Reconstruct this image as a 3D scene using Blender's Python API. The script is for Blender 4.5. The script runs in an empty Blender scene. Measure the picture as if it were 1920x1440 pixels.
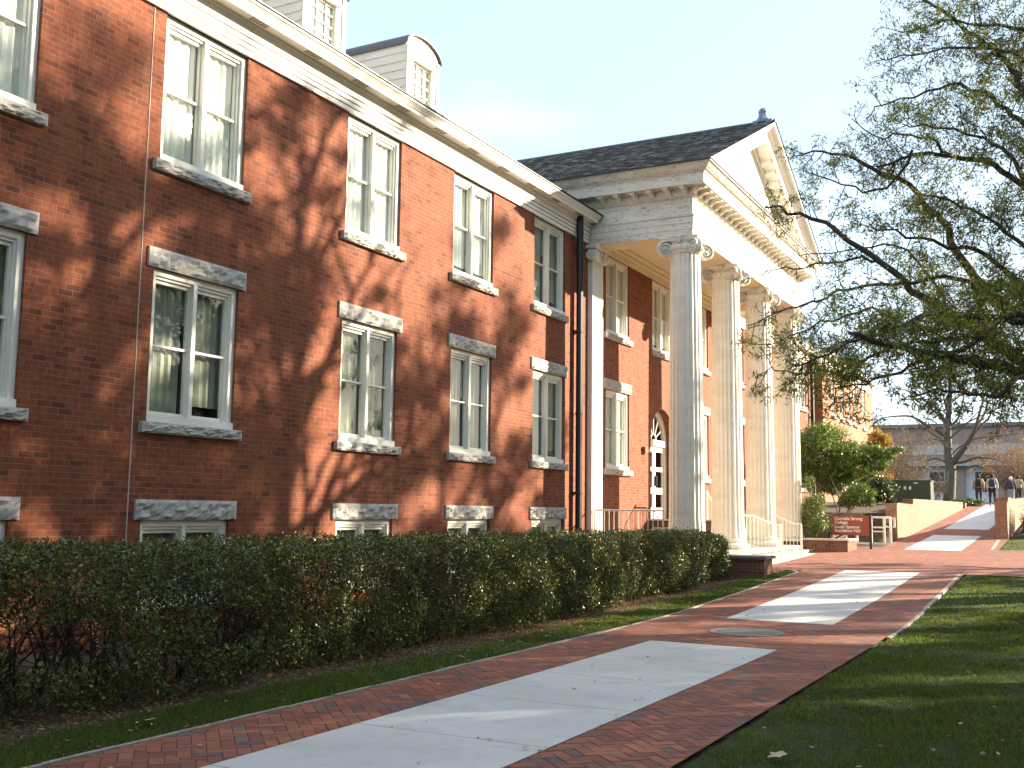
import bpy, bmesh, math, random
import numpy as np
from mathutils import Vector, Matrix, Quaternion
scene = bpy.context.scene
COL = scene.collection
# ---------------------------------------------------------------- camera
YAW, PITCH, ROLL, FPX = math.radians(28.172), math.radians(6.734), math.radians(.757), 2002.0
_f = Vector((-math.sin(YAW)*math.cos(PITCH), math.cos(YAW)*math.cos(PITCH), math.sin(PITCH)))
_r = Vector((math.cos(YAW), math.sin(YAW), 0)); _u = _r.cross(_f)
RIGHT = _r*math.cos(ROLL) + _u*math.sin(ROLL); UP = -_r*math.sin(ROLL) + _u*math.cos(ROLL)
cd = bpy.data.cameras.new('camera'); cam = bpy.data.objects.new('camera', cd); COL.objects.link(cam)
cd.sensor_width = 36; cd.lens = FPX/1920*36; cd.clip_end = 2000; cd.clip_start = .05
cam.matrix_world = Matrix(((RIGHT.x, UP.x, -_f.x, 0), (RIGHT.y, UP.y, -_f.y, 0), (RIGHT.z, UP.z, -_f.z, 0), (0, 0, 0, 1)))
scene.camera = cam
# ---------------------------------------------------------------- light
SUN_EL, SUN_H = math.radians(19.4), math.radians(44.3)          # SUN_H measured from +X towards +Y
S = Vector((math.cos(SUN_H)*math.cos(SUN_EL), math.sin(SUN_H)*math.cos(SUN_EL), math.sin(SUN_EL)))
sd = bpy.data.lights.new('sun', 'SUN'); sd.energy = 5.0; sd.angle = math.radians(.53); sd.color = (1, .85, .64)
so = bpy.data.objects.new('sun', sd); COL.objects.link(so); so.rotation_mode = 'QUATERNION'
so.rotation_quaternion = S.to_track_quat('Z', 'Y'); so.location = S*60
world = bpy.data.worlds.new('World'); scene.world = world; world.use_nodes = True
wt = world.node_tree; wt.nodes.clear()
wo = wt.nodes.new('ShaderNodeOutputWorld'); wb = wt.nodes.new('ShaderNodeBackground'); sk = wt.nodes.new('ShaderNodeTexSky')
sk.sky_type = 'NISHITA'; sk.sun_disc = False; sk.sun_elevation = SUN_EL; sk.sun_rotation = math.pi/2 - SUN_H
sk.air_density = 1.0; sk.dust_density = 1.2; sk.ozone_density = 1.0
wb.inputs[1].default_value = .05
# thin wisps of high cloud in the sky itself
tcw = wt.nodes.new('ShaderNodeTexCoord'); mpw = wt.nodes.new('ShaderNodeMapping'); mpw.inputs['Scale'].default_value = (1.2, 1.6, 5)
nzw = wt.nodes.new('ShaderNodeTexNoise'); nzw.inputs['Scale'].default_value = 2.2; nzw.inputs['Detail'].default_value = 7; nzw.inputs['Roughness'].default_value = .55
rpw = wt.nodes.new('ShaderNodeMapRange'); rpw.inputs[1].default_value = .5; rpw.inputs[2].default_value = .78; rpw.inputs[3].default_value = .36; rpw.inputs[4].default_value = .6
mxw = wt.nodes.new('ShaderNodeMixRGB'); mxw.blend_type = 'MIX'; mxw.inputs[2].default_value = (8.6, 10.6, 12.6, 1)
wt.links.new(tcw.outputs['Generated'], mpw.inputs[0]); wt.links.new(mpw.outputs[0], nzw.inputs['Vector']); wt.links.new(nzw.outputs[0], rpw.inputs[0])
wt.links.new(rpw.outputs[0], mxw.inputs[0]); wt.links.new(sk.outputs[0], mxw.inputs[1]); wt.links.new(mxw.outputs[0], wb.inputs[0]); wt.links.new(wb.outputs[0], wo.inputs[0])
scene.view_settings.view_transform = 'Standard'; scene.view_settings.look = 'None'
scene.view_settings.exposure = 1.98; scene.view_settings.gamma = 1
scene.cycles.max_bounces = 6; scene.cycles.transparent_max_bounces = 12; scene.cycles.use_denoising = True
scene.cycles.diffuse_bounces = 3; scene.cycles.glossy_bounces = 3; scene.cycles.transmission_bounces = 3
scene.cycles.use_adaptive_sampling = True; scene.cycles.adaptive_threshold = .02
rng = np.random.default_rng(7)

# ---------------------------------------------------------------- object helpers
def tag(o, label=None, cat=None, group=None, kind=None):
    if label: o['label'] = label
    if cat: o['category'] = cat
    if group: o['group'] = group
    if kind: o['kind'] = kind
    return o
def empty(name, loc, label, cat, group=None, rz=0):
    o = bpy.data.objects.new(name, None); COL.objects.link(o); o.location = loc; o.rotation_euler = (0, 0, rz)
    o.empty_display_size = .3
    return tag(o, label, cat, group)
def adopt(c, p):                                  # child keeps its world position
    c.parent = p; c.matrix_parent_inverse = Matrix.LocRotScale(p.location, p.rotation_euler, p.scale).inverted()
def link(name, me, mat, parent=None, keep=False, smooth=False):
    o = bpy.data.objects.new(name, me); COL.objects.link(o)
    if mat: me.materials.append(mat)
    if smooth: me.polygons.foreach_set('use_smooth', [True]*len(me.polygons))
    if parent:
        if keep: adopt(o, parent)
        else: o.parent = parent
    return o
def copy_tree(o, parent=None):
    c = o.copy(); COL.objects.link(c); c.parent = parent
    for ch in list(o.children): copy_tree(ch, c)
    return c

class MB:
    def __init__(s): s.v = []; s.f = []; s.c = []
    def add(s, vs, fs, col=None):
        n = len(s.v); s.v += [tuple(v) for v in vs]; s.f += [tuple(i+n for i in f) for f in fs]
        if col is not None: s.c += [col]*len(vs)
    def quad(s, a, b, c, d, col=None): s.add([a, b, c, d], [(0, 1, 2, 3)], col)
    def box(s, x0, x1, y0, y1, z0, z1, col=None):
        x0, x1 = sorted((x0, x1)); y0, y1 = sorted((y0, y1)); z0, z1 = sorted((z0, z1))
        s.add([(x0,y0,z0),(x1,y0,z0),(x1,y1,z0),(x0,y1,z0),(x0,y0,z1),(x1,y0,z1),(x1,y1,z1),(x0,y1,z1)],
              [(0,3,2,1),(4,5,6,7),(0,1,5,4),(1,2,6,5),(2,3,7,6),(3,0,4,7)], col)
    def tube(s, pts, rad, n=6, caps=True, col=None):
        pts = [Vector(p) for p in pts]; m = len(pts)
        if not hasattr(rad, '__len__'): rad = [rad]*m
        vs = []; t0 = None; a = None
        for i, p in enumerate(pts):
            t = (pts[min(i+1, m-1)] - pts[max(i-1, 0)])
            t = t.normalized() if t.length > 1e-9 else Vector((0, 0, 1))
            if a is None:
                a = t.orthogonal().normalized()
            else:
                a = (a - t*a.dot(t)); a = a.normalized() if a.length > 1e-6 else t.orthogonal().normalized()
            b = t.cross(a)
            for k in range(n):
                w = 2*math.pi*k/n; vs.append(p + (a*math.cos(w) + b*math.sin(w))*rad[i])
        fs = [(i*n+k, i*n+(k+1) % n, (i+1)*n+(k+1) % n, (i+1)*n+k) for i in range(m-1) for k in range(n)]
        if caps: fs += [tuple(range(n-1, -1, -1)), tuple((m-1)*n+k for k in range(n))]
        s.add(vs, fs, col)
    def lathe(s, prof, n=24, c=(0, 0, 0), rfun=None, col=None):
        vs = []; m = len(prof)
        for r, z in prof:
            for k in range(n):
                w = 2*math.pi*k/n; rr = r if rfun is None else r*rfun(k, n)
                vs.append((c[0]+rr*math.cos(w), c[1]+rr*math.sin(w), c[2]+z))
        fs = [(i*n+k, i*n+(k+1) % n, (i+1)*n+(k+1) % n, (i+1)*n+k) for i in range(m-1) for k in range(n)]
        fs += [tuple(range(n-1, -1, -1)), tuple((m-1)*n+k for k in range(n))]
        s.add(vs, fs, col)
    def build(s, name, mat, parent=None, keep=False, smooth=False):
        me = bpy.data.meshes.new(name); me.from_pydata(s.v, [], s.f)
        if s.c:
            at = me.color_attributes.new('Col', 'FLOAT_COLOR', 'POINT')
            at.data.foreach_set('color', np.array([(c[0], c[1], c[2], 1) for c in s.c], dtype=np.float32).ravel())
        me.update()
        return link(name, me, mat, parent, keep, smooth)

def np_mesh(name, V, k, cols=None, mat=None, parent=None, keep=False):
    """V (N*k,3) -> N polygons of k corners"""
    V = np.asarray(V, np.float32); n = len(V)//k
    me = bpy.data.meshes.new(name); me.vertices.add(n*k); me.vertices.foreach_set('co', V.ravel())
    me.loops.add(n*k); me.loops.foreach_set('vertex_index', np.arange(n*k, dtype=np.int32))
    me.polygons.add(n); me.polygons.foreach_set('loop_start', np.arange(0, n*k, k, dtype=np.int32))
    try: me.polygons.foreach_set('loop_total', np.full(n, k, dtype=np.int32))
    except Exception: pass
    if cols is not None:
        c = np.ones((n*k, 4), np.float32); c[:, :3] = np.repeat(cols, k, 0)
        at = me.color_attributes.new('Col', 'FLOAT_COLOR', 'POINT'); at.data.foreach_set('color', c.ravel())
    me.update(); me.validate()
    return link(name, me, mat, parent, keep)
def unit(a): return a/np.maximum(np.linalg.norm(a, axis=-1, keepdims=True), 1e-9)
def leaf_quads(C, size, aspect=.45, bias=None, bw=0., droop=0.):
    """rhombic leaves with random orientation round centres C; returns (4N,3)"""
    n = len(C); d = unit(rng.normal(size=(n, 3)))
    if bias is not None: d = unit(d*(1-bw) + bias*bw)
    d[:, 2] -= droop; d = unit(d)
    w = unit(np.cross(d, rng.normal(size=(n, 3)))); s = size*rng.uniform(.65, 1.25, (n, 1))
    return np.stack([C, C + d*s*.45 + w*s*aspect*.5, C + d*s, C + d*s*.45 - w*s*aspect*.5], 1).reshape(-1, 3)

# ---------------------------------------------------------------- materials
def new_mat(name):
    m = bpy.data.materials.new(name); m.use_nodes = True; nt = m.node_tree
    return m, nt, nt.nodes['Principled BSDF']
def N(nt, t, **kw):
    n = nt.nodes.new(t)
    for k, v in kw.items():
        if k.startswith('i_'):
            key = k[2:]; key = int(key) if key.isdigit() else key.replace('_', ' ')
            n.inputs[key].default_value = v
        else: setattr(n, k, v)
    return n
def ramp(nt, fac, stops, interp='LINEAR'):
    r = nt.nodes.new('ShaderNodeValToRGB'); r.color_ramp.interpolation = interp
    el = r.color_ramp.elements
    while len(el) < len(stops): el.new(.5)
    for e, (p, c) in zip(el, stops): e.position = p; e.color = (c[0], c[1], c[2], 1)
    nt.links.new(fac, r.inputs[0]); return r.outputs[0]
def mixc(nt, fac, a, b, mode='MIX'):
    m = nt.nodes.new('ShaderNodeMixRGB'); m.blend_type = mode
    for i, v in ((0, fac), (1, a), (2, b)):
        if hasattr(v, 'links'): nt.links.new(v, m.inputs[i])
        elif isinstance(v, (int, float)): m.inputs[i].default_value = v
        else: m.inputs[i].default_value = (v[0], v[1], v[2], 1)
    return m.outputs[0]
def bump(nt, bs, h, strength=.3, dist=.01):
    b = N(nt, 'ShaderNodeBump'); b.inputs['Strength'].default_value = strength; b.inputs['Distance'].default_value = dist
    nt.links.new(h, b.inputs['Height']); nt.links.new(b.outputs[0], bs.inputs['Normal'])
def noise(nt, vec, scale, detail=4, rough=.55):
    n = N(nt, 'ShaderNodeTexNoise'); n.inputs['Scale'].default_value = scale; n.inputs['Detail'].default_value = detail; n.inputs['Roughness'].default_value = rough
    if vec is not None: nt.links.new(vec, n.inputs['Vector'])
    return n.outputs['Fac']
def geo_pos(nt): return N(nt, 'ShaderNodeNewGeometry').outputs['Position']
def scaled(nt, vec, sc):
    m = N(nt, 'ShaderNodeMapping'); m.inputs['Scale'].default_value = sc; nt.links.new(vec, m.inputs[0]); return m.outputs[0]

def brick_mat(name, c1, c2, mortar, bw=.203, bh=.0762, dark=.35):
    m, nt, bs = new_mat(name); p = geo_pos(nt); sp = N(nt, 'ShaderNodeSeparateXYZ'); nt.links.new(p, sp.inputs[0])
    ad = N(nt, 'ShaderNodeMath', operation='ADD'); nt.links.new(sp.outputs[0], ad.inputs[0]); nt.links.new(sp.outputs[1], ad.inputs[1])
    cb = N(nt, 'ShaderNodeCombineXYZ'); nt.links.new(ad.outputs[0], cb.inputs[0]); nt.links.new(sp.outputs[2], cb.inputs[1])
    b = N(nt, 'ShaderNodeTexBrick'); nt.links.new(cb.outputs[0], b.inputs['Vector'])
    b.inputs['Scale'].default_value = 1; b.inputs['Brick Width'].default_value = bw; b.inputs['Row Height'].default_value = bh
    b.inputs['Mortar Size'].default_value = .0055; b.inputs['Mortar Smooth'].default_value = .25; b.inputs['Bias'].default_value = -.1
    b.inputs['Color1'].default_value = (0, 0, 0, 1); b.inputs['Color2'].default_value = (1, 1, 1, 1); b.inputs['Mortar'].default_value = (.5, .5, .5, 1)
    n1 = noise(nt, p, .9, 5, .65); n2 = noise(nt, p, 14, 4, .7); n3 = noise(nt, scaled(nt, p, (1, 1, .35)), 3.1, 4, .6)
    base = mixc(nt, b.outputs['Color'], c1, c2)
    base = mixc(nt, ramp(nt, b.outputs['Color'], [(.0, (.75, .75, .75)), (.07, (0, 0, 0))]), base, tuple(x*.35 for x in c1))
    base = mixc(nt, ramp(nt, n2, [(.3, (0, 0, 0)), (.75, (1, 1, 1))]), base, tuple(x*.62 for x in c1))
    base = mixc(nt, ramp(nt, n1, [(.42, (0, 0, 0)), (.72, (dark, dark, dark))]), base, tuple(x*.55 for x in c1))
    base = mixc(nt, ramp(nt, n3, [(.5, (0, 0, 0)), (.8, (.35, .35, .35))]), base, (c2[0]*1.2, c2[1]*1.35, c2[2]*1.3))
    n5 = noise(nt, scaled(nt, p, (7, 7, .45)), 1.0, 5, .6); base = mixc(nt, ramp(nt, n5, [(.5, (0, 0, 0)), (.72, (.4, .4, .4))]), base, tuple(x*.4 for x in c1))
    col = mixc(nt, b.outputs['Fac'], base, mixc(nt, n2, mortar, tuple(x*.55 for x in mortar)))
    nt.links.new(col, bs.inputs['Base Color']); bs.inputs['Roughness'].default_value = .88
    inv = N(nt, 'ShaderNodeMath', operation='SUBTRACT'); inv.inputs[0].default_value = 1; nt.links.new(b.outputs['Fac'], inv.inputs[1])
    ad2 = N(nt, 'ShaderNodeMath', operation='MULTIPLY_ADD'); nt.links.new(n2, ad2.inputs[0]); ad2.inputs[1].default_value = .5; nt.links.new(inv.outputs[0], ad2.inputs[2])
    bump(nt, bs, ad2.outputs[0], .6, .006)
    return m
def paint_mat(name, c, peel=0., rough=.5, dirt=.25, board=0):
    m, nt, bs = new_mat(name); p = geo_pos(nt)
    n1 = noise(nt, scaled(nt, p, (1, 1, 2.5)), 1.6, 5, .6); n2 = noise(nt, scaled(nt, p, (3, 3, 16)), 2.2, 7, .75)
    col = mixc(nt, ramp(nt, n1, [(.4, (0, 0, 0)), (.75, (dirt, dirt, dirt))]), c, (c[0]*.62, c[1]*.57, c[2]*.48))
    if peel > 0:
        col = mixc(nt, ramp(nt, n2, [(.64-peel*.1, (0, 0, 0)), (.66-peel*.08, (1, 1, 1))]), col, (.30, .24, .18))
    nt.links.new(col, bs.inputs['Base Color']); bs.inputs['Roughness'].default_value = rough
    bump(nt, bs, n2, .25, .004)
    return m
def stone_mat(name, c, sc=9, bs_=.6, veins=True):
    m, nt, bs = new_mat(name); p = geo_pos(nt)
    n1 = noise(nt, p, sc, 6, .65); n2 = noise(nt, p, sc*7, 3, .6)
    col = ramp(nt, n1, [(.3, tuple(x*.66 for x in c)), (.47, tuple(x*.9 for x in c)), (.7, tuple(min(1, x*1.1) for x in c))])
    col = mixc(nt, .25, col, mixc(nt, n2, (0.05, .05, .05), (1, 1, 1)), 'MULTIPLY') if veins else col
    nt.links.new(col, bs.inputs['Base Color']); bs.inputs['Roughness'].default_value = .8
    bump(nt, bs, n1, bs_, .02)
    return m
def plain_mat(name, c, rough=.6, metal=0., var=.15, sc=6):
    m, nt, bs = new_mat(name); p = geo_pos(nt); n1 = noise(nt, p, sc, 4, .6)
    nt.links.new(mixc(nt, n1, tuple(x*(1-var) for x in c), tuple(min(1, x*(1+var)) for x in c)), bs.inputs['Base Color'])
    bs.inputs['Roughness'].default_value = rough; bs.inputs['Metallic'].default_value = metal
    return m
def leaf_mat(name, trans=.35, rough=.45, spec=.5):
    m, nt, bs = new_mat(name); a = N(nt, 'ShaderNodeAttribute', attribute_name='Col')
    nt.links.new(a.outputs['Color'], bs.inputs['Base Color']); bs.inputs['Roughness'].default_value = rough
    bs.inputs['Specular IOR Level'].default_value = spec
    tr = N(nt, 'ShaderNodeBsdfTranslucent'); nt.links.new(mixc(nt, .5, a.outputs['Color'], (1, 1, .35), 'MULTIPLY'), tr.inputs[0])
    mx = N(nt, 'ShaderNodeMixShader'); mx.inputs[0].default_value = trans
    out = nt.nodes['Material Output']; nt.links.new(bs.outputs[0], mx.inputs[1]); nt.links.new(tr.outputs[0], mx.inputs[2]); nt.links.new(mx.outputs[0], out.inputs[0])
    return m
def attr_mat(name, rough=.85, mul=None, nsc=30, var=.35, bstr=.3):
    m, nt, bs = new_mat(name); a = N(nt, 'ShaderNodeAttribute', attribute_name='Col'); p = geo_pos(nt)
    n1 = noise(nt, p, nsc, 5, .65); n2 = noise(nt, p, .7, 4, .6)
    c = mixc(nt, var, a.outputs['Color'], mixc(nt, n1, (.25, .25, .25), (1, 1, 1)), 'MULTIPLY')
    c = mixc(nt, ramp(nt, n2, [(.4, (0, 0, 0)), (.7, (.45, .45, .45))]), c, mixc(nt, 1, c, (.62, .62, .64), 'MULTIPLY'))
    nt.links.new(c, bs.inputs['Base Color']); bs.inputs['Roughness'].default_value = rough
    bump(nt, bs, n1, bstr, .004)
    return m
def bark_mat(name, c):
    m, nt, bs = new_mat(name); p = geo_pos(nt); n1 = noise(nt, scaled(nt, p, (1, 1, .25)), 16, 5, .7)
    nt.links.new(ramp(nt, n1, [(.3, tuple(x*.5 for x in c)), (.7, tuple(x*1.35 for x in c))]), bs.inputs['Base Color'])
    bs.inputs['Roughness'].default_value = .9; bump(nt, bs, n1, .8, .02)
    return m
def glass_mat(name, tint=(.88, .92, .90)):
    m, nt, bs = new_mat(name); nt.nodes.remove(bs)
    tr = N(nt, 'ShaderNodeBsdfTransparent'); tr.inputs[0].default_value = (*tint, 1)
    gl = N(nt, 'ShaderNodeBsdfGlossy'); gl.inputs['Roughness'].default_value = .015; gl.inputs[0].default_value = (1, 1, 1, 1)
    fr = N(nt, 'ShaderNodeFresnel'); bf = N(nt, 'ShaderNodeNewGeometry'); mi = N(nt, 'ShaderNodeMapRange'); mi.inputs[3].default_value = 1.48; mi.inputs[4].default_value = 1/1.48; nt.links.new(bf.outputs['Backfacing'], mi.inputs[0]); nt.links.new(mi.outputs[0], fr.inputs[0])
    p = geo_pos(nt); n1 = noise(nt, p, 1.3, 3, .5); b = N(nt, 'ShaderNodeBump'); b.inputs['Strength'].default_value = .12; b.inputs['Distance'].default_value = .05
    nt.links.new(n1, b.inputs['Height']); nt.links.new(b.outputs[0], gl.inputs['Normal'])
    mx = N(nt, 'ShaderNodeMixShader'); nt.links.new(fr.outputs[0], mx.inputs[0]); nt.links.new(tr.outputs[0], mx.inputs[1]); nt.links.new(gl.outputs[0], mx.inputs[2])
    nt.links.new(mx.outputs[0], nt.nodes['Material Output'].inputs[0])
    return m
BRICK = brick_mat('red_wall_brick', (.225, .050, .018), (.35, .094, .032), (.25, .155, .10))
BRICK_RAMP = brick_mat('orange_garden_brick', (.38, .17, .10), (.48, .24, .15), (.45, .38, .3))
BRICK_DARK = brick_mat('brown_porch_brick', (.20, .075, .045), (.26, .11, .065), (.25, .2, .16))
WHITE = paint_mat('white_paint', (.80, .77, .69), 0, .5, .2)
CREAM = paint_mat('cream_paint', (.74, .62, .40), 0, .6, .25)
PEEL = paint_mat('weathered_white_paint', (.76, .73, .66), .75, .6, .5)
TRIMW = paint_mat('window_trim_paint', (.78, .77, .70), 0, .45, .2)
GRANITE = stone_mat('rock_faced_granite', (.52, .50, .46), 7, .9)
GRANITE_T = stone_mat('dark_coping_stone', (.17, .16, .16), 5, .3)
STEP = stone_mat('pale_step_stone', (.60, .54, .43), 3, .2)
GLASS = glass_mat('window_glass')
BLIND = plain_mat('white_blind', (.72, .73, .66), .8, var=.06, sc=2)
CURTAIN = plain_mat('grey_green_curtain', (.27, .285, .23), .9, var=.55, sc=2.0)
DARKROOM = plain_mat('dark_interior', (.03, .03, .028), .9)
FIRMROOF = plain_mat('dark_roof_felt', (.08, .08, .085), .8)
IRON = plain_mat('black_iron', (.025, .025, .028), .45, .3)
RAILW = plain_mat('white_rail_paint', (.78, .76, .70), .4)
BARK = bark_mat('grey_bark', (.085, .07, .06)); BARK2 = bark_mat('dark_twig_bark', (.045, .034, .028))
BARK3 = bark_mat('pale_twig_bark', (.22, .17, .125))
LEAF = leaf_mat('tree_leaf', .5, .5, .4); HLEAF = leaf_mat('hedge_leaf', .15, .36, .55); GRASS = leaf_mat('grass_blade', .4, .6, .25)
DRY = leaf_mat('dry_leaf', .25, .7, .2)
PAVER = attr_mat('clay_paver', .85, nsc=25, var=.4)

# ---------------------------------------------------------------- ground
KY = [-60, 14, 17, 21, 26.5, 31, 36, 43.5, 55, 68, 80, 400]; KZ = [-1.69, -1.69, -1.67, -1.55, -1.33, -1.22, -1.08, -.73, -.1, .65, .9, 1.6]
def zg(y): return float(np.interp(y, KY, KZ))
def smooth01(t): t = max(0, min(1, t)); return t*t*(3-2*t)
def zt(x, y):
    """terrain: path profile, plus the raised planting bed left of the ramp"""
    z = zg(y)
    if x < -6.05:
        bed = .1 + .5*smooth01((y-41)/10)
        t = smooth01((y-39.0)/1.5)
        z = z*(1-t) + max(bed, z)*t
    if x > -2.4 and y > 43:
        z += .25*smooth01((y-43)/4)*smooth01((x+2.4)/.4)*(1 if y < 66 else 0)
    return z
def ground_mat():
    m, nt, bs = new_mat('soil'); p = geo_pos(nt); n1 = noise(nt, p, 3.5, 6, .7); n2 = noise(nt, p, 45, 4, .7)
    c = ramp(nt, n1, [(.3, (.045, .032, .02)), (.6, (.10, .07, .045)), (.8, (.16, .12, .075))])
    c = mixc(nt, .5, c, mixc(nt, n2, (.3, .3, .3), (1, 1, 1)), 'MULTIPLY')
    nt.links.new(c, bs.inputs['Base Color']); bs.inputs['Roughness'].default_value = .95; bump(nt, bs, n2, .8, .02)
    return m
SOIL = ground_mat()
def sod_mat():
    m, nt, bs = new_mat('lawn_sod'); p = geo_pos(nt); n1 = noise(nt, p, 1.3, 5, .6); n2 = noise(nt, p, 70, 4, .8)
    c = ramp(nt, n1, [(.3, (.03, .055, .012)), (.7, (.06, .10, .022))])
    c = mixc(nt, .75, c, mixc(nt, n2, (.25, .22, .15), (1, 1, .9)), 'MULTIPLY')
    nt.links.new(c, bs.inputs['Base Color']); bs.inputs['Roughness'].default_value = .95; bump(nt, bs, n2, 1, .03)
    return m
SOD = sod_mat()
def sheet(name, xs, ys, mat, dz, kind='structure', zf=zt):
    mb = MB(); nx, ny = len(xs), len(ys)
    vs = [(x, y, zf(x, y)+dz) for y in ys for x in xs]
    fs = [(j*nx+i, j*nx+i+1, (j+1)*nx+i+1, (j+1)*nx+i) for j in range(ny-1) for i in range(nx-1)]
    mb.add(vs, fs); return tag(mb.build(name, mat, smooth=True), kind=kind)
ysg = sorted(set([-60, -20, 0, 4, 8, 12] + list(np.arange(14, 39, 1.0)) + list(np.arange(39, 70, .5)) + [72, 76, 80, 90, 100, 120, 160, 220, 300, 400]))
sheet('ground', [-300, -60, -20, -10.9, -8, -7, -6.3, -6.06, -6.04, -2.42, -2.40, -2.0, 0, 4, 10, 20, 60, 300], ysg, SOIL, -.03)
def lawn_sheet(name, xs, y0, y1, dz=.0, n=30): sheet(name, xs, list(np.linspace(y0, y1, n)), SOD, dz)
lawn_sheet('lawn', [-2.46, -1, 2, 6, 14, 40], -20, 26.55, -.01)
lawn_sheet('lawn_beyond_plaza', [-2.4, 0, 4, 12, 40], 36.6, 41.6, -.01)
lawn_sheet('grass_strip', [-6.85, -6.5, -6.09], -10, 25.9, -.01)
sheet('far_lawn', [-60, -30, -12, -6.9], list(np.linspace(70, 104, 12)), SOD, .02)

# brick paving: real pavers in herringbone, clipped round the concrete slabs
def clip_poly(poly, ax, lim, sgn):
    out = []
    for i in range(len(poly)):
        a, b = poly[i], poly[(i+1) % len(poly)]; da, db = sgn*(a[ax]-lim), sgn*(b[ax]-lim)
        if da <= 0: out.append(a)
        if (da < 0 < db) or (db < 0 < da):
            t = da/(da-db); out.append((a[0]+(b[0]-a[0])*t, a[1]+(b[1]-a[1])*t))
    return out
pal = [(.40, .13, .075), (.36, .115, .07), (.44, .16, .095), (.33, .11, .07), (.42, .145, .08), (.30, .115, .085), (.22, .14, .125), (.19, .135, .13)]
pr = random.Random(3)
def pave(mb, x0, x1, y0, y1, holes=(), L=.2, W=.1, ang=45):
    """herringbone bricks L x W within the rectangle"""
    ca, sa = math.cos(math.radians(ang)), math.sin(math.radians(ang)); g = .0035
    R = math.hypot(x1-x0, y1-y0)/2 + .4; cx, cy = (x0+x1)/2, (y0+y1)/2; K = int(R/W)+2
    pieces = [(x0, x1, y0, y1)]
    for h in holes:
        new = []
        for (a, b, c, d) in pieces:
            if h[1] <= a or h[0] >= b or h[3] <= c or h[2] >= d: new.append((a, b, c, d)); continue
            if c < h[2]: new.append((a, b, c, h[2]))
            if h[3] < d: new.append((a, b, h[3], d))
            lo, hi = max(c, h[2]), min(d, h[3])
            if a < h[0]: new.append((a, h[0], lo, hi))
            if h[1] < b: new.append((h[1], b, lo, hi))
        pieces = new
    for i in range(-K, K):
        for j in range(-K, K):
            m4 = (i - j) % 4
            if m4 == 0: r = (i*W, (i+2)*W, j*W, (j+1)*W)
            elif m4 == 2 or m4 == -2: r = (i*W, (i+1)*W, j*W - W*0, (j+2)*W) if False else None
            else: r = None
            rs = []
            if m4 == 0: rs.append((i*W, (i+2)*W, j*W, (j+1)*W))
            if m4 == 3: rs.append((i*W, (i+1)*W, (j-0)*W, (j+2)*W))
            for q in rs:
                qx = [(q[0]+g, q[2]+g), (q[1]-g, q[2]+g), (q[1]-g, q[3]-g), (q[0]+g, q[3]-g)]
                pp = [(cx + a*ca - b*sa, cy + a*sa + b*ca) for a, b in qx]
                xs = [p[0] for p in pp]; ys = [p[1] for p in pp]
                if max(xs) < x0 or min(xs) > x1 or max(ys) < y0 or min(ys) > y1: continue
                patch = .5 + .5*math.sin(cx*3 + pp[0][0]*1.9 + math.sin(pp[0][1]*1.3)*2)
                dk = pr.random() < .05 + .16*(patch > .85)
                c = pr.choice(pal[6:]) if dk else pr.choice(pal[:6]); k = pr.uniform(.72, 1.02); c = tuple(v*k for v in c)
                for (a, b, e, f) in pieces:
                    if max(xs) < a or min(xs) > b or max(ys) < e or min(ys) > f: continue
                    P = clip_poly(clip_poly(clip_poly(clip_poly(pp, 0, a, -1), 0, b, 1), 1, e, -1), 1, f, 1)
                    if len(P) >= 3:
                        t = pr.uniform(-.0012, .0012)
                        mb.add([(x, y, zg(y)+.012+t) for x, y in P], [tuple(range(len(P)))], c)
XL, XR, SL, SR = -6.0, -2.5, -5.12, -3.44
SLABS = [(-1.0, 13.5), (16.8, 26.5), (35.9, 43.3), (46.9, 68.3)]
holes = [(SL, SR, a, b) for a, b in SLABS]
mb = MB()
for a in np.arange(2, 26.5, 3.5):
    b = min(a+3.5, 26.5); pave(mb, XL, XR, a, b, holes)
tag(mb.build('brick_path', PAVER), kind='structure')
mb = MB()
for xa in np.arange(-7.55, 9.9, 3.5):
    for ya in (26.5, 29.9, 33.3):
        yb = {26.5: 29.9, 29.9: 33.3, 33.3: 36.5}[ya]
        pave(mb, max(xa, -7.6), xa+3.5, ya, yb, holes, L=.2, W=.1)
pave(mb, -7.6, -6.42, 24.96, 26.5); pave(mb, -6.42, -6.0, 26.0, 26.5)
tag(mb.build('brick_plaza', PAVER), kind='structure')
mb = MB(); mb.quad((-7.6, 24.96, zg(25)+.004), (-6.42, 24.96, zg(25)+.004), (-6.42, 26.5, zg(26.5)+.004), (-7.6, 26.5, zg(26.5)+.004)); tag(mb.build('plaza_edge', SOIL), kind='structure')
mb = MB()
for a in np.arange(36.5, 69, 4):
    pave(mb, -5.9, -2.45, a, min(a+4, 69), holes, W=.13)
tag(mb.build('brick_ramp', PAVER), kind='structure')
JOINT = plain_mat('sand_joint', (.10, .075, .055), .95, var=.3, sc=40)
sheet('path_bed', [XL, -4, XR], list(np.linspace(-12, 26.5, 40)), JOINT, .006, zf=lambda x, y: zg(y))
sheet('plaza_bed', [-7.6, -4, 0, 10], list(np.linspace(26.5, 36.5, 12)), JOINT, .006, zf=lambda x, y: zg(y))
sheet('ramp_bed', [-5.9, -4, -2.45], list(np.linspace(36.5, 69, 24)), JOINT, .006, zf=lambda x, y: zg(y))
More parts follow.
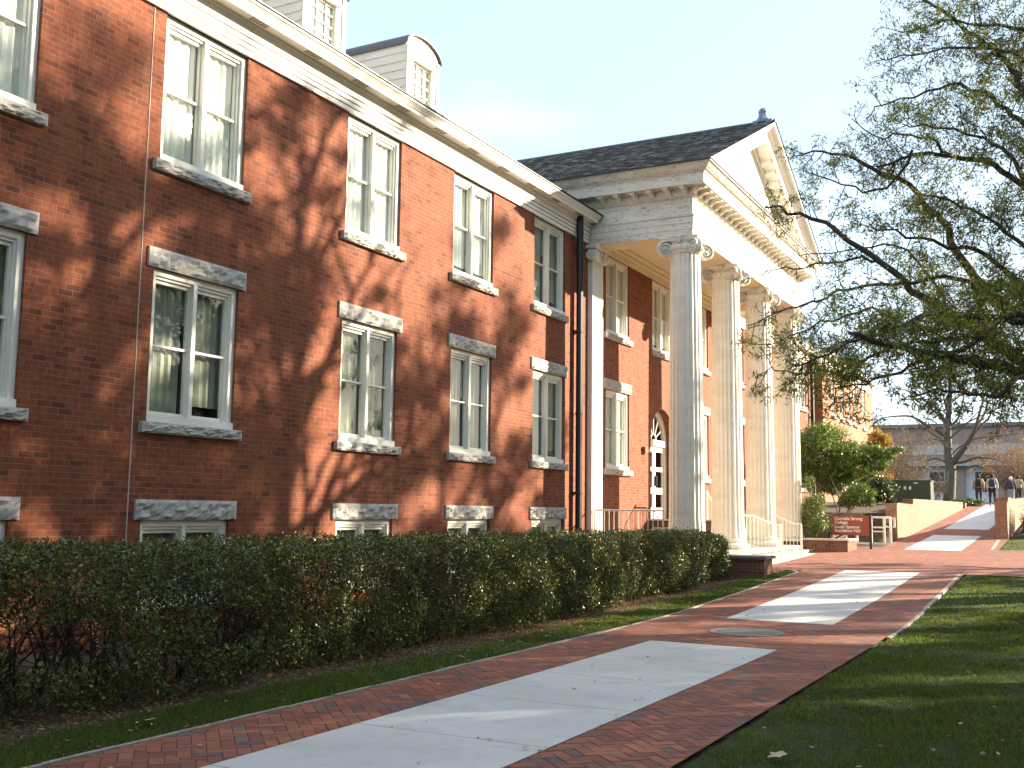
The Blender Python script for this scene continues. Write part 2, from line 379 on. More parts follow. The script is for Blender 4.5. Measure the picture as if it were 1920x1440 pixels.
def concrete_mat():
    m, nt, bs = new_mat('broomed_concrete'); p = geo_pos(nt)
    n1 = noise(nt, p, .8, 6, .6); n2 = noise(nt, scaled(nt, p, (5, 60, 1)), 3, 3, .5); n3 = noise(nt, p, 130, 2, .6); n4 = noise(nt, p, 2.7, 5, .7)
    c = ramp(nt, n1, [(.3, (.55, .545, .53)), (.7, (.67, .66, .64))])
    c = mixc(nt, .16, c, mixc(nt, n3, (.35, .35, .35), (1, 1, 1)), 'MULTIPLY')
    c = mixc(nt, ramp(nt, n4, [(.5, (0, 0, 0)), (.75, (.5, .5, .5))]), c, (.36, .35, .33))
    n7 = noise(nt, p, 9, 4, .6); c = mixc(nt, ramp(nt, n7, [(.66, (0, 0, 0)), (.72, (.35, .35, .35))]), c, (.22, .20, .17))
    nt.links.new(c, bs.inputs['Base Color']); bs.inputs['Roughness'].default_value = .8; bump(nt, bs, n2, .25, .004)
    return m
CONC = concrete_mat()
mb = MB(); g = .004
for a, b in SLABS:
    n = max(1, round((b-a)/1.62)); e = np.linspace(a, b, n+1)
    for k in range(n):
        y0, y1 = e[k]+g, e[k+1]-g; x0, x1 = SL+.006, SR-.006
        for t in range(3):
            ya, yb = y0+(y1-y0)*t/3, y0+(y1-y0)*(t+1)/3
            mb.quad((x0, ya, zg(ya)+.014), (x1, ya, zg(ya)+.014), (x1, yb, zg(yb)+.014), (x0, yb, zg(yb)+.014))
tag(mb.build('concrete_path', CONC), kind='structure')
# narrow stone edging along the path and lawns
mb = MB()
def edging(pts, w=.05, up=.014):
    for (xa, ya), (xb, yb) in zip(pts[:-1], pts[1:]):
        d = Vector((xb-xa, yb-ya)); L = d.length; n = max(1, int(L/.6)); nr = Vector((-d.y, d.x))/L*w/2
        for k in range(n):
            a = Vector((xa, ya))+d*(k/n)+d.normalized()*.004; b = Vector((xa, ya))+d*((k+1)/n)-d.normalized()*.004; j = pr.uniform(-.003, .004)
            q = [a+nr, a-nr, b-nr, b+nr]; top = [(p.x, p.y, zg(p.y)+up+j) for p in q]; bot = [(p.x, p.y, zg(p.y)-.06) for p in q]
            mb.add(top+bot, [(3, 2, 1, 0), (0, 1, 5, 4), (1, 2, 6, 5), (2, 3, 7, 6), (3, 0, 4, 7)])
edging([(-6.05, 0), (-6.05, 25.7), (-6.35, 26.2)]); edging([(-2.46, 15.6), (-2.47, 19.5)], w=.05, up=.014); edging([(-2.49, 19.52), (-2.60, 26.58)], w=.07, up=.016); edging([(-2.62, 36.7), (-2.75, 41.8)], w=.1)
edging([(-2.6, 36.62), (9, 36.62)], w=.08)
tag(mb.build('kerb', stone_mat('edging_concrete', (.40, .37, .32), 4, .3)), kind='structure')
# manhole cover between the first two slabs
mh = empty('manhole_cover', (-4.3, 15.15, zg(15.15)+.012), 'round greyish manhole cover let into the brick band between two concrete slabs', 'manhole cover')
mb = MB(); mb.lathe([(.52, -.02), (.52, .006), (.50, .008), (.47, .008)], 48); mb.build('rim', plain_mat('cover_ring', (.22, .2, .18), .7), mh)
mb = MB(); mb.lathe([(.465, -.02), (.465, .006)], 48)
for k in range(-3, 4):
    h = math.sqrt(.43**2-(k*.12)**2); mb.box(-h, h, k*.12-.012, k*.12+.012, .006, .010)
mb.build('cover', plain_mat('cover_iron', (.17, .17, .16), .7, .2, .4, 12), mh)

# ---------------------------------------------------------------- grass, litter
def blades(name, regions, label_mat, hsc=1.):
    P = []; Hh = []
    for (x0, x1, y0, y1, n, h) in regions:
        # denser close to the camera
        x = rng.uniform(x0, x1, n); y = rng.uniform(y0, y1, n); P.append(np.stack([x, y], 1)); Hh.append(np.full(n, h))
    P = np.concatenate(P); Hh = np.concatenate(Hh)*rng.uniform(.45, 1.25, len(P)); n = len(P)
    clump = .75 + .5*np.sin(P[:, 0]*5.1+np.sin(P[:, 1]*3.7)*2)*np.sin(P[:, 1]*4.3+np.sin(P[:, 0]*2.9)*2)
    Hh = Hh*clump
    z = np.array([zt(a, b) for a, b in P]) - .012
    base = np.column_stack([P, z]); d = rng.normal(size=(n, 3))*.45; d[:, 2] = 1; d = unit(d)
    w = unit(np.cross(d, rng.normal(size=(n, 3))))*rng.uniform(.7, 1.5, (n, 1))*(.0030+.0014*(P[:, 1:2] > 9)+.003*(P[:, 1:2] > 15))
    V = np.stack([base-w, base+w, base+d*Hh[:, None]], 1).reshape(-1, 3)
    c = np.array([.105, .165, .028])*rng.uniform(.4, 1.6, (n, 1))*np.array([1, 1, 1])
    patch = np.sin(P[:, 0]*1.3+1)*np.sin(P[:, 1]*.9+2*np.sin(P[:, 0]*.8)); c *= (1+.18*patch)[:, None]
    yl = rng.random(n) < .2; c[yl] = np.array([.16, .19, .04])*rng.uniform(.6, 1.2, (yl.sum(), 1)); dry = rng.random(n) < .12; c[dry] = np.array([.17, .14, .06])*rng.uniform(.7, 1.3, (dry.sum(), 1))
    return tag(np_mesh(name, V, 3, c, GRASS), kind='stuff')
blades('grass', [(-2.45, 3.2, 5, 9, 85000, .055), (-2.45, 3.5, 9, 14, 75000, .055), (-2.43, 2, 14, 20, 40000, .055), (-2.44, 1, 20, 26.5, 18000, .055),
                 (-6.86, -6.04, 4.2, 9, 30000, .06), (-6.85, -6.04, 9, 16, 15000, .06), (-6.8, -6.12, 16, 25.8, 11000, .06), (-2.6, 1.5, 36.7, 41.6, 9000, .06)], GRASS)
# mulch and fallen leaves under the hedge, a few on the lawns and path
n = 42000
x = rng.uniform(-8.6, -6.7, n); y = rng.uniform(3, 27, n); x[:2500] = rng.uniform(-7.1, -6.2, 2500)
z = np.array([zt(a, b) for a, b in zip(x, y)]) - .02 + rng.uniform(0, .025, n)
lq = leaf_quads(np.column_stack([x, y, z]), .045, .5, bias=np.array([[0, 0, 0.]]), bw=0)
lq = lq.reshape(-1, 4, 3); lq[:, :, 2] = z[:, None] + (lq[:, :, 2]-z[:, None])*.35; lq = lq.reshape(-1, 3)
c = np.array([[.26, .16, .075]])*rng.uniform(.3, 1.6, (n, 1)); sel = rng.random(n) < .3; c[sel] = np.array([.36, .24, .10])*rng.uniform(.6, 1.2, (sel.sum(), 1))
tag(np_mesh('leaf_litter', lq, 4, c, DRY), kind='stuff')
n = 560
x = np.concatenate([rng.uniform(-6.9, -6.0, 170), rng.uniform(-6, -2.5, 110), rng.uniform(-2.4, 2, 220), rng.uniform(-6, 1, 60)]); y = np.concatenate([rng.uniform(5, 24, 170), rng.uniform(5, 24, 110), rng.uniform(5, 22, 220), rng.uniform(26, 38, 60)])
z = np.array([zt(a, b) for a, b in zip(x, y)]) + .03
lq = leaf_quads(np.column_stack([x, y, z]), .06, .6).reshape(-1, 4, 3); lq[:, :, 2] = z[:, None] + (lq[:, :, 2]-z[:, None])*.3
c = np.array([[.42, .34, .2]])*rng.uniform(.35, 1.3, (n, 1))
tag(np_mesh('fallen_leaves', lq.reshape(-1, 3), 4, c, DRY), kind='stuff')
# a few large pale curled leaves (plane tree) lying on the lawn edge
def big_leaf(x, y, s, label, seed):
    r = random.Random(seed); mb = MB(); pts = []
    for k in range(15):
        w = 2*math.pi*k/15; rr = s*(1 if k % 3 == 0 else .85 if k % 3 == 1 else .74)*r.uniform(.7, 1.1)
        pts.append((rr*math.cos(w), rr*math.sin(w), .01+rr*rr*2.2*r.uniform(.4, 1.3)))
    mb.add([(0, 0, .012)]+pts, [(0, k+1, (k+1) % 15+1) for k in range(15)])
    o = mb.build('fallen_leaf', plain_mat('curled_leaf', (.46, .38, .26), .8, var=.3, sc=30)); o.location = (x, y, zt(x, y)+.035); o.rotation_euler = (r.uniform(-.3, .3), r.uniform(-.3, .3), r.uniform(0, 6))
    tag(o, label, 'leaf', 'large pale leaves fallen on the grass')
big_leaf(-1.93, 7.55, .085, 'large pale curled leaf on the dark lawn right of the path', 1)
big_leaf(-.42, 6.75, .06, 'pale curled leaf near the lower edge of the right lawn', 2)
big_leaf(-6.22, 9.1, .07, 'large pale leaf standing on the grass strip edge', 3)
big_leaf(-6.25, 8.2, .07, 'pale leaf lying flat on the path edging', 4)
big_leaf(-6.28, 10.6, .06, 'farthest pale curled leaf on the grass strip by the hedge', 5)
big_leaf(-6.45, 6.2, .055, 'yellowish leaf in the near grass strip', 6)

# ---------------------------------------------------------------- the residence hall
FX = -10.8; ZB = -1.9; ZT = 6.70                              # wall plane, wall bottom, frieze underside
FLOOR = -.96
hall = empty('residence_hall', (FX, 29.6, -1.69), 'red brick college residence hall with white columned portico beside the path', 'building')
OW = 1.62
WIN_L = [7.28, 10.84, 14.95, 18.44, 21.97]; WIN_P = [26.1, 29.5, 33.05]; WIN_R = [37.25, 40.75, 44.3, 47.15]
ROWS = {'top': (4.62, 6.70), 'mid': (1.09, 3.15), 'base': (-1.35, -.19)}
holes = []
for yc in [3.7]+WIN_L+WIN_R: holes += [(yc-OW/2, yc+OW/2, *ROWS['top']), (yc-OW/2, yc+OW/2, *ROWS['mid']), (yc-OW/2, yc+OW/2, *ROWS['base'])]
for yc in WIN_P: holes.append((yc-OW/2, yc+OW/2, *ROWS['top']))
for yc in (WIN_P[0], WIN_P[2]): holes.append((yc-OW/2, yc+OW/2, *ROWS['mid']))
DOOR = (28.55, 30.45, -.22, 2.98); holes.append(DOOR)
def wall(mb, x, y0, y1, z0, z1, holes, depth=.26, back=None):
    ys = sorted({y0, y1} | {h[0] for h in holes} | {h[1] for h in holes}); zs = sorted({z0, z1} | {h[2] for h in holes} | {h[3] for h in holes})
    ys = [y for y in ys if y0 <= y <= y1]; zs = [z for z in zs if z0 <= z <= z1]
    for i in range(len(ys)-1):
        for j in range(len(zs)-1):
            cy, cz = (ys[i]+ys[i+1])/2, (zs[j]+zs[j+1])/2
            if any(h[0] < cy < h[1] and h[2] < cz < h[3] for h in holes): continue
            mb.quad((x, ys[i], zs[j]), (x, ys[i+1], zs[j]), (x, ys[i+1], zs[j+1]), (x, ys[i], zs[j+1]))
    for (a, b, c, d) in holes:
        xi = x-depth
        mb.quad((x, a, c), (xi, a, c), (xi, a, d), (x, a, d)); mb.quad((x, b, d), (xi, b, d), (xi, b, c), (x, b, c))
        mb.quad((x, a, d), (xi, a, d), (xi, b, d), (x, b, d)); mb.quad((x, a, c), (x, b, c), (xi, b, c), (xi, a, c))
mb = MB(); wall(mb, FX, -6, 49.3, ZB, 6.72, holes)
# arched head of the doorway: spandrels and curved reveal
ca, ra, zs_ = (DOOR[0]+DOOR[1])/2, (DOOR[1]-DOOR[0])/2, DOOR[3]-(DOOR[1]-DOOR[0])/2
A = [(ca+ra*math.cos(w), zs_+ra*math.sin(w)) for w in np.linspace(math.pi, 0, 25)]
for (a, b) in zip(A[:-1], A[1:]):
    mb.quad((FX, a[0], a[1]), (FX, b[0], b[1]), (FX, b[0], DOOR[3]), (FX, a[0], DOOR[3]))
    mb.quad((FX, a[0], a[1]), (FX-.34, a[0], a[1]), (FX-.34, b[0], b[1]), (FX, b[0], b[1]))
for yy in (DOOR[0], DOOR[1]): mb.quad((FX-.2, yy, DOOR[2]), (FX-.34, yy, DOOR[2]), (FX-.34, yy, zs_), (FX-.2, yy, zs_))
mb.box(FX-12, FX-.9, -6, -5.9, ZB, 6.72); mb.box(FX-12, FX-11.9, -6, 62, ZB, 6.72); mb.box(FX-12, FX, 62.4, 62.5, ZB, 6.72)
mb.quad((FX-12, -6, ZB), (FX, -6, ZB), (FX, -6, 6.72), (FX-12, -6, 6.72))
mb.build('wall', BRICK, hall, keep=True)
# projecting wing beyond the portico
WX = -10.35; WY0, WY1 = 49.3, 62.3
wwin = [(51.1, 51.9), (53.3, 54.2), (55.0, 55.9), (56.6, 57.5), (59.2, 60.1)]
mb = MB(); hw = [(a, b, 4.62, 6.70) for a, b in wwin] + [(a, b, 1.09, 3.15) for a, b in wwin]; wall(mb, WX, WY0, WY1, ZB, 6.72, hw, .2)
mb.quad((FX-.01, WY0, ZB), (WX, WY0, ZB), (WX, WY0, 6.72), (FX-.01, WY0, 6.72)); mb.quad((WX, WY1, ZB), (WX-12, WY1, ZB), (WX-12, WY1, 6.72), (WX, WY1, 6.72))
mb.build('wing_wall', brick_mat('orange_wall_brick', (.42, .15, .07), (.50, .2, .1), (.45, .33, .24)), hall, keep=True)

# rough granite block, front face along +x, centred on y=0, z from 0 to h
def rock_block(w, h, p, seed, back=.12):
    r = random.Random(seed); ny, nz = 30, 6; vs = []; fs = []
    for j in range(nz+1):
        for i in range(ny+1):
            e = (i in (0, ny)) or (j in (0, nz)); y = -w/2+w*i/ny; z = h*j/nz
            d = (-.012 if e else r.uniform(-.012, .028)+.012*math.sin(i*.9+seed)*math.sin(j*1.7))
            if not e: y += r.uniform(-.01, .01); z += r.uniform(-.008, .008)
            if j == 0 and 0 < i < ny: z += r.uniform(0, .014)
            vs.append((p+d, y, z))
    fs = [(j*(ny+1)+i, j*(ny+1)+i+1, (j+1)*(ny+1)+i+1, (j+1)*(ny+1)+i) for j in range(nz) for i in range(ny)]
    mb = MB(); mb.add(vs, fs)
    ring = [j*(ny+1) for j in range(nz+1)]
    bl = len(vs); B = [(-back, -w/2, 0), (-back, w/2, 0), (-back, w/2, h), (-back, -w/2, h)]
    mb.v += B
    mb.f += [tuple([bl, bl+1]+[i for i in range(ny, -1, -1)]), tuple([bl+2, bl+3]+[nz*(ny+1)+i for i in range(ny+1)])]
    mb.f += [tuple([bl+3, bl]+[j*(ny+1) for j in range(nz+1)]), tuple([bl+1, bl+2]+[j*(ny+1)+ny for j in range(nz, -1, -1)])]
    return mb
def window_frame(w, h, top_extra=True):
    """double sash pair; opening w x h, origin at bottom centre on the wall plane, outside is +x"""
    mb = MB(); x0 = -.045; c = .085
    mb.box(x0-.10, x0, -w/2, -w/2+c, 0, h); mb.box(x0-.10, x0, w/2-c, w/2, 0, h)
    mb.box(x0-.101, x0-.002, -w/2+c, w/2-c, h-c, h); mb.box(x0-.10, x0+.05, -w/2+.004, w/2-.004, .0, .10)
    mb.box(x0-.12, x0-.03, -w/2+c, -w/2+c+.03, .10, h-c); mb.box(x0-.12, x0-.03, w/2-c-.03, w/2-c, .10, h-c)   # stepped stop
    mb.box(x0-.121, x0-.032, -w/2+c+.03, w/2-c-.03, h-c-.04, h-c)
    mb.box(x0-.10, x0+.006, -.034, .034, .10, h-c-.002)                               # mullion
    s = .026; hm = .10+(h-c-.10)*.5
    for a, b in ((-w/2+c+.03, -.034), (.034, w/2-c-.03)):
        mb.box(x0-.125, x0-.06, a, b, hm-.014, hm+.018)                             # meeting rail
        mb.box(x0-.122, x0-.07, a, a+s, .10, h-c-.04); mb.box(x0-.122, x0-.07, b-s, b, .10, h-c-.04)
        mb.box(x0-.123, x0-.065, a+s, b-s, .10, .155); mb.box(x0-.123, x0-.065, a+s, b-s, h-c-.09, h-c-.042)
    return mb
def window_pane(w, h):
    mb = MB(); mb.quad((-.142, -w/2+.1, .1), (-.142, w/2-.1, .1), (-.142, w/2-.1, h-.1), (-.142, -w/2+.1, h-.1)); return mb
def window_back(w, h, kind, seed):
    r = random.Random(seed); mb = MB()
    def pleats(y0, y1, z0, z1, x):
        n = max(2, int((y1-y0)/.045)); prev = None
        for i in range(n+1):
            p = (x+.018*math.sin(i*1.9+seed), y0+(y1-y0)*i/n)
            if prev: mb.quad((prev[0], prev[1], z0), (p[0], p[1], z0), (p[0], p[1], z1), (prev[0], prev[1], z1))
            prev = p
    if kind == 'blind':
        pleats(-w/2+.02, w/2-.02, r.choice([.0, .0, .25]), h, -.19)
    else:
        pleats(-w/2+.02, -.02-r.uniform(0, .12), 0, h, -.22); pleats(.02+r.uniform(0, .12), w/2-.02, r.choice([0, 0, .3]), h, -.235); pleats(-w/2, w/2, h*r.uniform(.45, .7), h, -.26)
    return mb
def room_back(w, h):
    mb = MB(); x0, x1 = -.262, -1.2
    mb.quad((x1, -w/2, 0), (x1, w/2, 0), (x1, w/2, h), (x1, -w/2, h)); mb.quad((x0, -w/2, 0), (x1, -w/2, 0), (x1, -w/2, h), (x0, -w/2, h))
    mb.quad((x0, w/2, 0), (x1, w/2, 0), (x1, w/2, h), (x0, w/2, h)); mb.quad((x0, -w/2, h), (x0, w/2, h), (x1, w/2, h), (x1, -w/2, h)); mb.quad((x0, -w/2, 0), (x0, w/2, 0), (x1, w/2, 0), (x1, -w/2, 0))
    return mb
hl = Vector(hall.location)
SILLS = [rock_block(1.86, .15, .085, 11+k) for k in range(3)]; LINT = [rock_block(1.86, .265, .045, 31+k) for k in range(3)]
SILLM = []; LINTM = []
def mk(mbs, name, mat):
    out = []
    for m_ in mbs:
        o = m_.build(name, mat); out.append(o.data); bpy.data.objects.remove(o)
    return out
SILLM = mk(SILLS, 'sill', GRANITE); LINTM = mk(LINT, 'lintel', GRANITE)
FRM = {}; wcount = 0
def sub(name, me, parent, loc=(0, 0, 0)):
    o = bpy.data.objects.new(name, me); COL.objects.link(o); o.parent = parent; o.location = loc; return o
def place_window(x, yc, z0, z1, w, row, kind, sill=True, lintel=True, only_bottom_glass=False):
    global wcount; wcount += 1; h = z1-z0; key = (round(w, 3), round(h, 3))
    if key not in FRM:
        a = window_frame(w, h).build('window', TRIMW); b = window_pane(w, h).build('pane', GLASS); c = room_back(w, h).build('room', DARKROOM)
        FRM[key] = (a.data, b.data, c.data)
        for o in (a, b, c): bpy.data.objects.remove(o)
    fr, pn, rm = FRM[key]
    o = bpy.data.objects.new('window', fr); COL.objects.link(o); o.parent = hall; o.location = Vector((x, yc, z0))-hl
    sub('pane', pn, o); sub('room', rm, o)
    cu = window_back(w, h, kind, wcount).build('blind' if kind == 'blind' else 'curtain', BLIND if kind == 'blind' else CURTAIN, o)
    if sill: s = sub('sill', SILLM[wcount % 3], o, (0, 0, -.15)); s.scale = ((1, w/OW, 1))
    if lintel: s = sub('lintel', LINTM[wcount % 3], o, (0, 0, h)); s.scale = ((1, w/OW, 1))
    return o
for yc in WIN_L+WIN_R:
    place_window(FX, yc, *ROWS['top'], OW, 'top', 'blind' if yc < 20 else 'curtain', lintel=False)
    place_window(FX, yc, *ROWS['mid'], OW, 'mid', 'curtain'); place_window(FX, yc, *ROWS['base'], OW, 'base', 'curtain', sill=False)
for yc in WIN_P: place_window(FX, yc, *ROWS['top'], OW, 'top', 'blind', lintel=False)
for yc in (WIN_P[0], WIN_P[2]): place_window(FX, yc, *ROWS['mid'], OW, 'mid', 'blind')
for a, b in wwin:
    place_window(WX, (a+b)/2, 4.62, 6.70, b-a, 'top', 'curtain', lintel=False); place_window(WX, (a+b)/2, 1.09, 3.15, b-a, 'mid', 'curtain')
# header course under the far-left top sill and the pale sealant joint
mb = MB()
for k in range(7): mb.box(FX, FX+.004, 6.6+k*.215, 6.6+k*.215+.2, 4.36, 4.44)
mb.build('header_course', BRICK, hall, keep=True)
mb = MB(); mb.tube([(FX+.003, 9.80, z+.0) for z in np.linspace(-1.6, 6.70, 14)], .0085, 6); mb.build('expansion_joint', plain_mat('pale_sealant', (.50, .44, .38), .7), hall, keep=True)

# main cornice: profile (out, z), swept along y
def sweep_y(name, prof, x, y0, y1, mat, cap=True):
    mb = MB(); n = len(prof)
    mb.add([(x+o, y, z) for y in (y0, y1) for o, z in prof], [(i, i+1, n+i+1, n+i) for i in range(n-1)] + ([tuple(range(n-1, -1, -1)), tuple(range(n, 2*n))] if cap else []))
    return mb.build(name, mat, hall, keep=True)
FRZ = [(-.1, 6.70), (.05, 6.70), (.05, 6.775), (-.05, 6.777), (-.05, 6.797), (.055, 6.799), (.055, 6.865), (-.05, 6.867), (-.05, 6.887), (.06, 6.889), (.06, 6.955), (-.05, 6.957), (-.05, 6.977), (.075, 6.979), (.075, 7.06), (.06, 7.065), (.06, 7.12), (.10, 7.16), (.10, 7.199), (-.1, 7.199)]
COR = [(-.1, 7.20), (.29, 7.20), (.29, 7.175), (.315, 7.175), (.315, 7.235), (.33, 7.24), (.345, 7.27), (.385, 7.315), (.40, 7.32), (.40, 7.355), (.38, 7.365), (-.1, 7.365)]
for (a, b, x) in ((-6, 24.1, FX), (35.1, 49.29, FX), (49.3, WY1+.02, WX)):
    sweep_y('frieze', FRZ, x, a if x == FX else a-.4, b, WHITE)
    sweep_y('cornice', COR, x, a, min(b, 24.05) if b < 25 else b, WHITE if x == FX else TRIMW)
VENT = plain_mat('vent_mesh', (.30, .25, .19), .8)
for k, yy in enumerate(np.arange(1.2, 23, 1.28)):
    mb = MB()
    for t in range(5): mb.box(FX+.15, FX+.25, yy+t*.075, yy+t*.075+.055, 7.196, 7.1995)
    mb.build('soffit_vent', VENT, hall, keep=True)
def slate_mat():
    m, nt, bs = new_mat('grey_slate'); tc = N(nt, 'ShaderNodeTexCoord'); p = tc.outputs['UV']
    b = N(nt, 'ShaderNodeTexBrick'); nt.links.new(p, b.inputs['Vector']); b.inputs['Scale'].default_value = 1; b.inputs['Brick Width'].default_value = .28; b.inputs['Row Height'].default_value = .16
    b.inputs['Mortar Size'].default_value = .006; b.inputs['Color1'].default_value = (.035, .037, .042, 1); b.inputs['Color2'].default_value = (.12, .12, .125, 1); b.inputs['Mortar'].default_value = (.015, .015, .015, 1)
    g_ = geo_pos(nt); n1 = noise(nt, g_, 7, 5, .7)
    nt.links.new(mixc(nt, .6, b.outputs['Color'], mixc(nt, n1, (.25, .25, .25), (1.3, 1.25, 1.15)), 'MULTIPLY'), bs.inputs['Base Color']); bs.inputs['Roughness'].default_value = .6
    bump(nt, bs, n1, .6, .03); return m
SLATE = slate_mat()
def slate_plane(name, P, uvs=None, courses=True):
    """P = eave a, eave b, ridge b, ridge a : overlapping slate courses as real thin steps, ragged butts"""
    a, b, c, d = [Vector(p) for p in P]; L = (b-a).length; Hh = (d-a).length; up = (d-a).normalized(); al = (b-a).normalized(); nr = al.cross(up).normalized()
    if nr.z < 0: nr = -nr
    mb = MB(); me_uv = []; rows = max(1, int(Hh/.15)); cols = max(1, int(L/.20)); r = random.Random(5)
    for i in range(rows):
        t0, t1 = i/rows, (i+1)/rows; off = .5*(i % 2)
        for j in range(cols+1):
            s0, s1 = max(0, (j-off)/cols), min(1, (j+1-off)/cols)
            if s1 <= s0: continue
            q0 = a.lerp(b, s0)+up*(Hh*t0); q1 = a.lerp(b, s1)+up*(Hh*t0); q2 = (d.lerp(c, s1)-a.lerp(b, s1))*t1+a.lerp(b, s1); q3 = (d.lerp(c, s0)-a.lerp(b, s0))*t1+a.lerp(b, s0)
            q0 = (d.lerp(c, s0)-a.lerp(b, s0))*t0+a.lerp(b, s0); q1 = (d.lerp(c, s1)-a.lerp(b, s1))*t0+a.lerp(b, s1)
            g_ = .0025; j0 = r.uniform(.014, .034); dn = up*r.uniform(0, .02)
            v = r.choice([.10, .12, .14, .16, .20, .26, .4]); w = r.uniform(.85, 1.1)
            col = (v*w*1.03, v*w*.98, v*w*.97)
            mb.add([q0+al*g_+nr*j0-dn, q1-al*g_+nr*j0-dn, q2-al*g_+nr*.004, q3+al*g_+nr*.004, q0+al*g_-dn, q1-al*g_-dn], [(0, 1, 2, 3), (4, 5, 1, 0)], col)
    mb.add([a, b, c, d], [(0, 1, 2, 3)], (.02, .02, .02))
    return mb.build(name, attr_mat('slate', .55, nsc=18, var=.5), hall, keep=True)
RZ = 7.2; sl = math.tan(math.radians(27))
RZ = 7.345
slate_plane('roof', [(FX+.40, -6, RZ+.03), (FX+.40, WY1, RZ+.03), (FX-6, WY1, RZ+.03+6.40*sl), (FX-6, -6, RZ+.03+6.40*sl)])
mb = MB(); mb.quad((FX-6, -6, RZ+6.65*sl), (FX-6, WY1, RZ+6.65*sl), (FX-12.6, WY1, RZ), (FX-12.6, -6, RZ)); mb.quad((WX+.1, WY1, 7.2), (FX-12, WY1, 7.2), (FX-6, WY1, RZ+6.6*sl), (FX-6, WY1, RZ+6.6*sl))
mb.build('rear_roof', SLATE, hall, keep=True)
mb = MB(); mb.box(FX+.33, FX+.425, -6, 24.05, 7.366, 7.39); mb.box(FX+.33, FX+.425, 35.1, 49.3, 7.366, 7.39); mb.box(WX+.33, WX+.425, 48.9, WY1, 7.366, 7.39); mb.build('gutter', IRON, hall, keep=True)
# dormers with arched gable, clapboard cheeks and six-light sash
def dormer(yc, first=None):
    xf = FX-.5; w = 1.18; zb = 7.75; ze = 9.02; arch = .30
    Nn = 14; prof = [(yc+w/2*math.cos(t), ze+arch*math.sin(t)) for t in np.linspace(math.pi, 0, Nn)]
    prof = [(yc-w/2, ze)] + prof[1:-1] + [(yc+w/2, ze)]
    mb = MB(); ow, oz0, oz1 = .36, 7.98, 8.80
    # front face with window opening
    mb.quad((xf, yc-w/2, zb-.3), (xf, yc-ow, zb-.3), (xf, yc-ow, ze), (xf, yc-w/2, ze)); mb.quad((xf, yc+ow, zb-.3), (xf, yc+w/2, zb-.3), (xf, yc+w/2, ze), (xf, yc+ow, ze))
    mb.quad((xf, yc-ow, zb-.3), (xf, yc+ow, zb-.3), (xf, yc+ow, oz0), (xf, yc-ow, oz0)); mb.quad((xf, yc-ow, oz1), (xf, yc+ow, oz1), (xf, yc+ow, ze), (xf, yc-ow, ze))
    mb.add([(xf, y, z) for y, z in prof], [tuple(range(len(prof)-1, -1, -1))])
    for s in (-1, 1):                                     # corner boards and sill
        mb.box(xf-.02, xf+.03, yc+s*w/2-.09*(s > 0), yc+s*w/2+.09*(s < 0), zb-.3, ze)
        mb.box(xf-.09, xf+.01, yc+s*ow, yc+s*(ow+.07), oz0, oz1)
        mb.box(xf-.1, xf-.0, yc+s*ow, yc+s*(ow-.02), oz0, oz1)
    mb.box(xf-.05, xf+.07, yc-ow-.1, yc+ow+.1, oz0-.06, oz0); mb.box(xf-.05, xf+.04, yc-ow-.08, yc+ow+.08, oz1, oz1+.06)
    d = mb.build('dormer', WHITE, hall, keep=True)
    mb = MB(); dx = -2.9
    for s in (-1, 1):                                      # clapboards (lapped)
        y = yc+s*(w/2-.01)
        for k in range(9):
            z0 = zb-.3+k*.176; z1 = min(z0+.176, ze+.02)
            if z1 <= z0: continue
            mb.quad((xf, y+s*.022, z0), (xf+dx, y+s*.022, z0), (xf+dx, y+s*.004, z1), (xf, y+s*.004, z1)); mb.quad((xf, y, z0), (xf+dx, y, z0), (xf+dx, y+s*.022, z0), (xf, y+s*.022, z0))
    o = mb.build('cheek', WHITE, d)
    mb = MB(); n = len(prof)
    P2 = [(yc+(y-yc)*1.07, z+.035) for y, z in prof]
    mb.add([(xf+.06, y, z) for y, z in P2]+[(xf+dx, y, z) for y, z in P2]+[(xf+.06, y, z-.04) for y, z in P2]+[(xf+dx, y, z-.04) for y, z in P2],
           [(i, i+1, n+i+1, n+i) for i in range(n-1)] + [(2*n+i, i, i+1, 2*n+i+1)[::-1] for i in range(n-1)] + [(2*n+i+1, 2*n+i, 3*n+i, 3*n+i+1)[::-1] for i in range(n-1)] + [(0, n, 3*n, 2*n), (n-1, 2*n-1, 4*n-1, 3*n-1)])
    o = mb.build('dormer_roof', plain_mat('dormer_lead', (.12, .12, .13), .6), d)
    mb = MB()
    for k in range(1, 3): mb.box(xf-.08, xf-.05, yc-ow+k*2*ow/3-.012, yc-ow+k*2*ow/3+.012, oz0+.04, oz1-.04)
    for k in range(1, 4): mb.box(xf-.081, xf-.049, yc-ow+.04, yc+ow-.04, oz0+k*(oz1-oz0)/4-.012-(.01 if k == 2 else 0), oz0+k*(oz1-oz0)/4+.012)
    mb.box(xf-.082, xf-.04, yc-ow, yc+ow, oz0, oz0+.04); mb.box(xf-.082, xf-.04, yc-ow, yc+ow, oz1-.04, oz1); mb.box(xf-.083, xf-.041, yc-ow, yc-ow+.04, oz0, oz1); mb.box(xf-.083, xf-.041, yc+ow-.04, yc+ow, oz0, oz1)
    o = mb.build('sash', WHITE, d)
    mb = MB(); mb.quad((xf-.07, yc-ow, oz0), (xf-.07, yc+ow, oz0), (xf-.07, yc+ow, oz1), (xf-.07, yc-ow, oz1)); o = mb.build('pane', GLASS, d)
    mb = MB(); mb.quad((xf-.085, yc-ow, oz0), (xf-.085, yc+ow, oz0), (xf-.085, yc+ow, oz1), (xf-.085, yc-ow, oz1)); o = mb.build('blind', BLIND, d)
for yc in (10.86, 14.0, 17.14): dormer(yc)

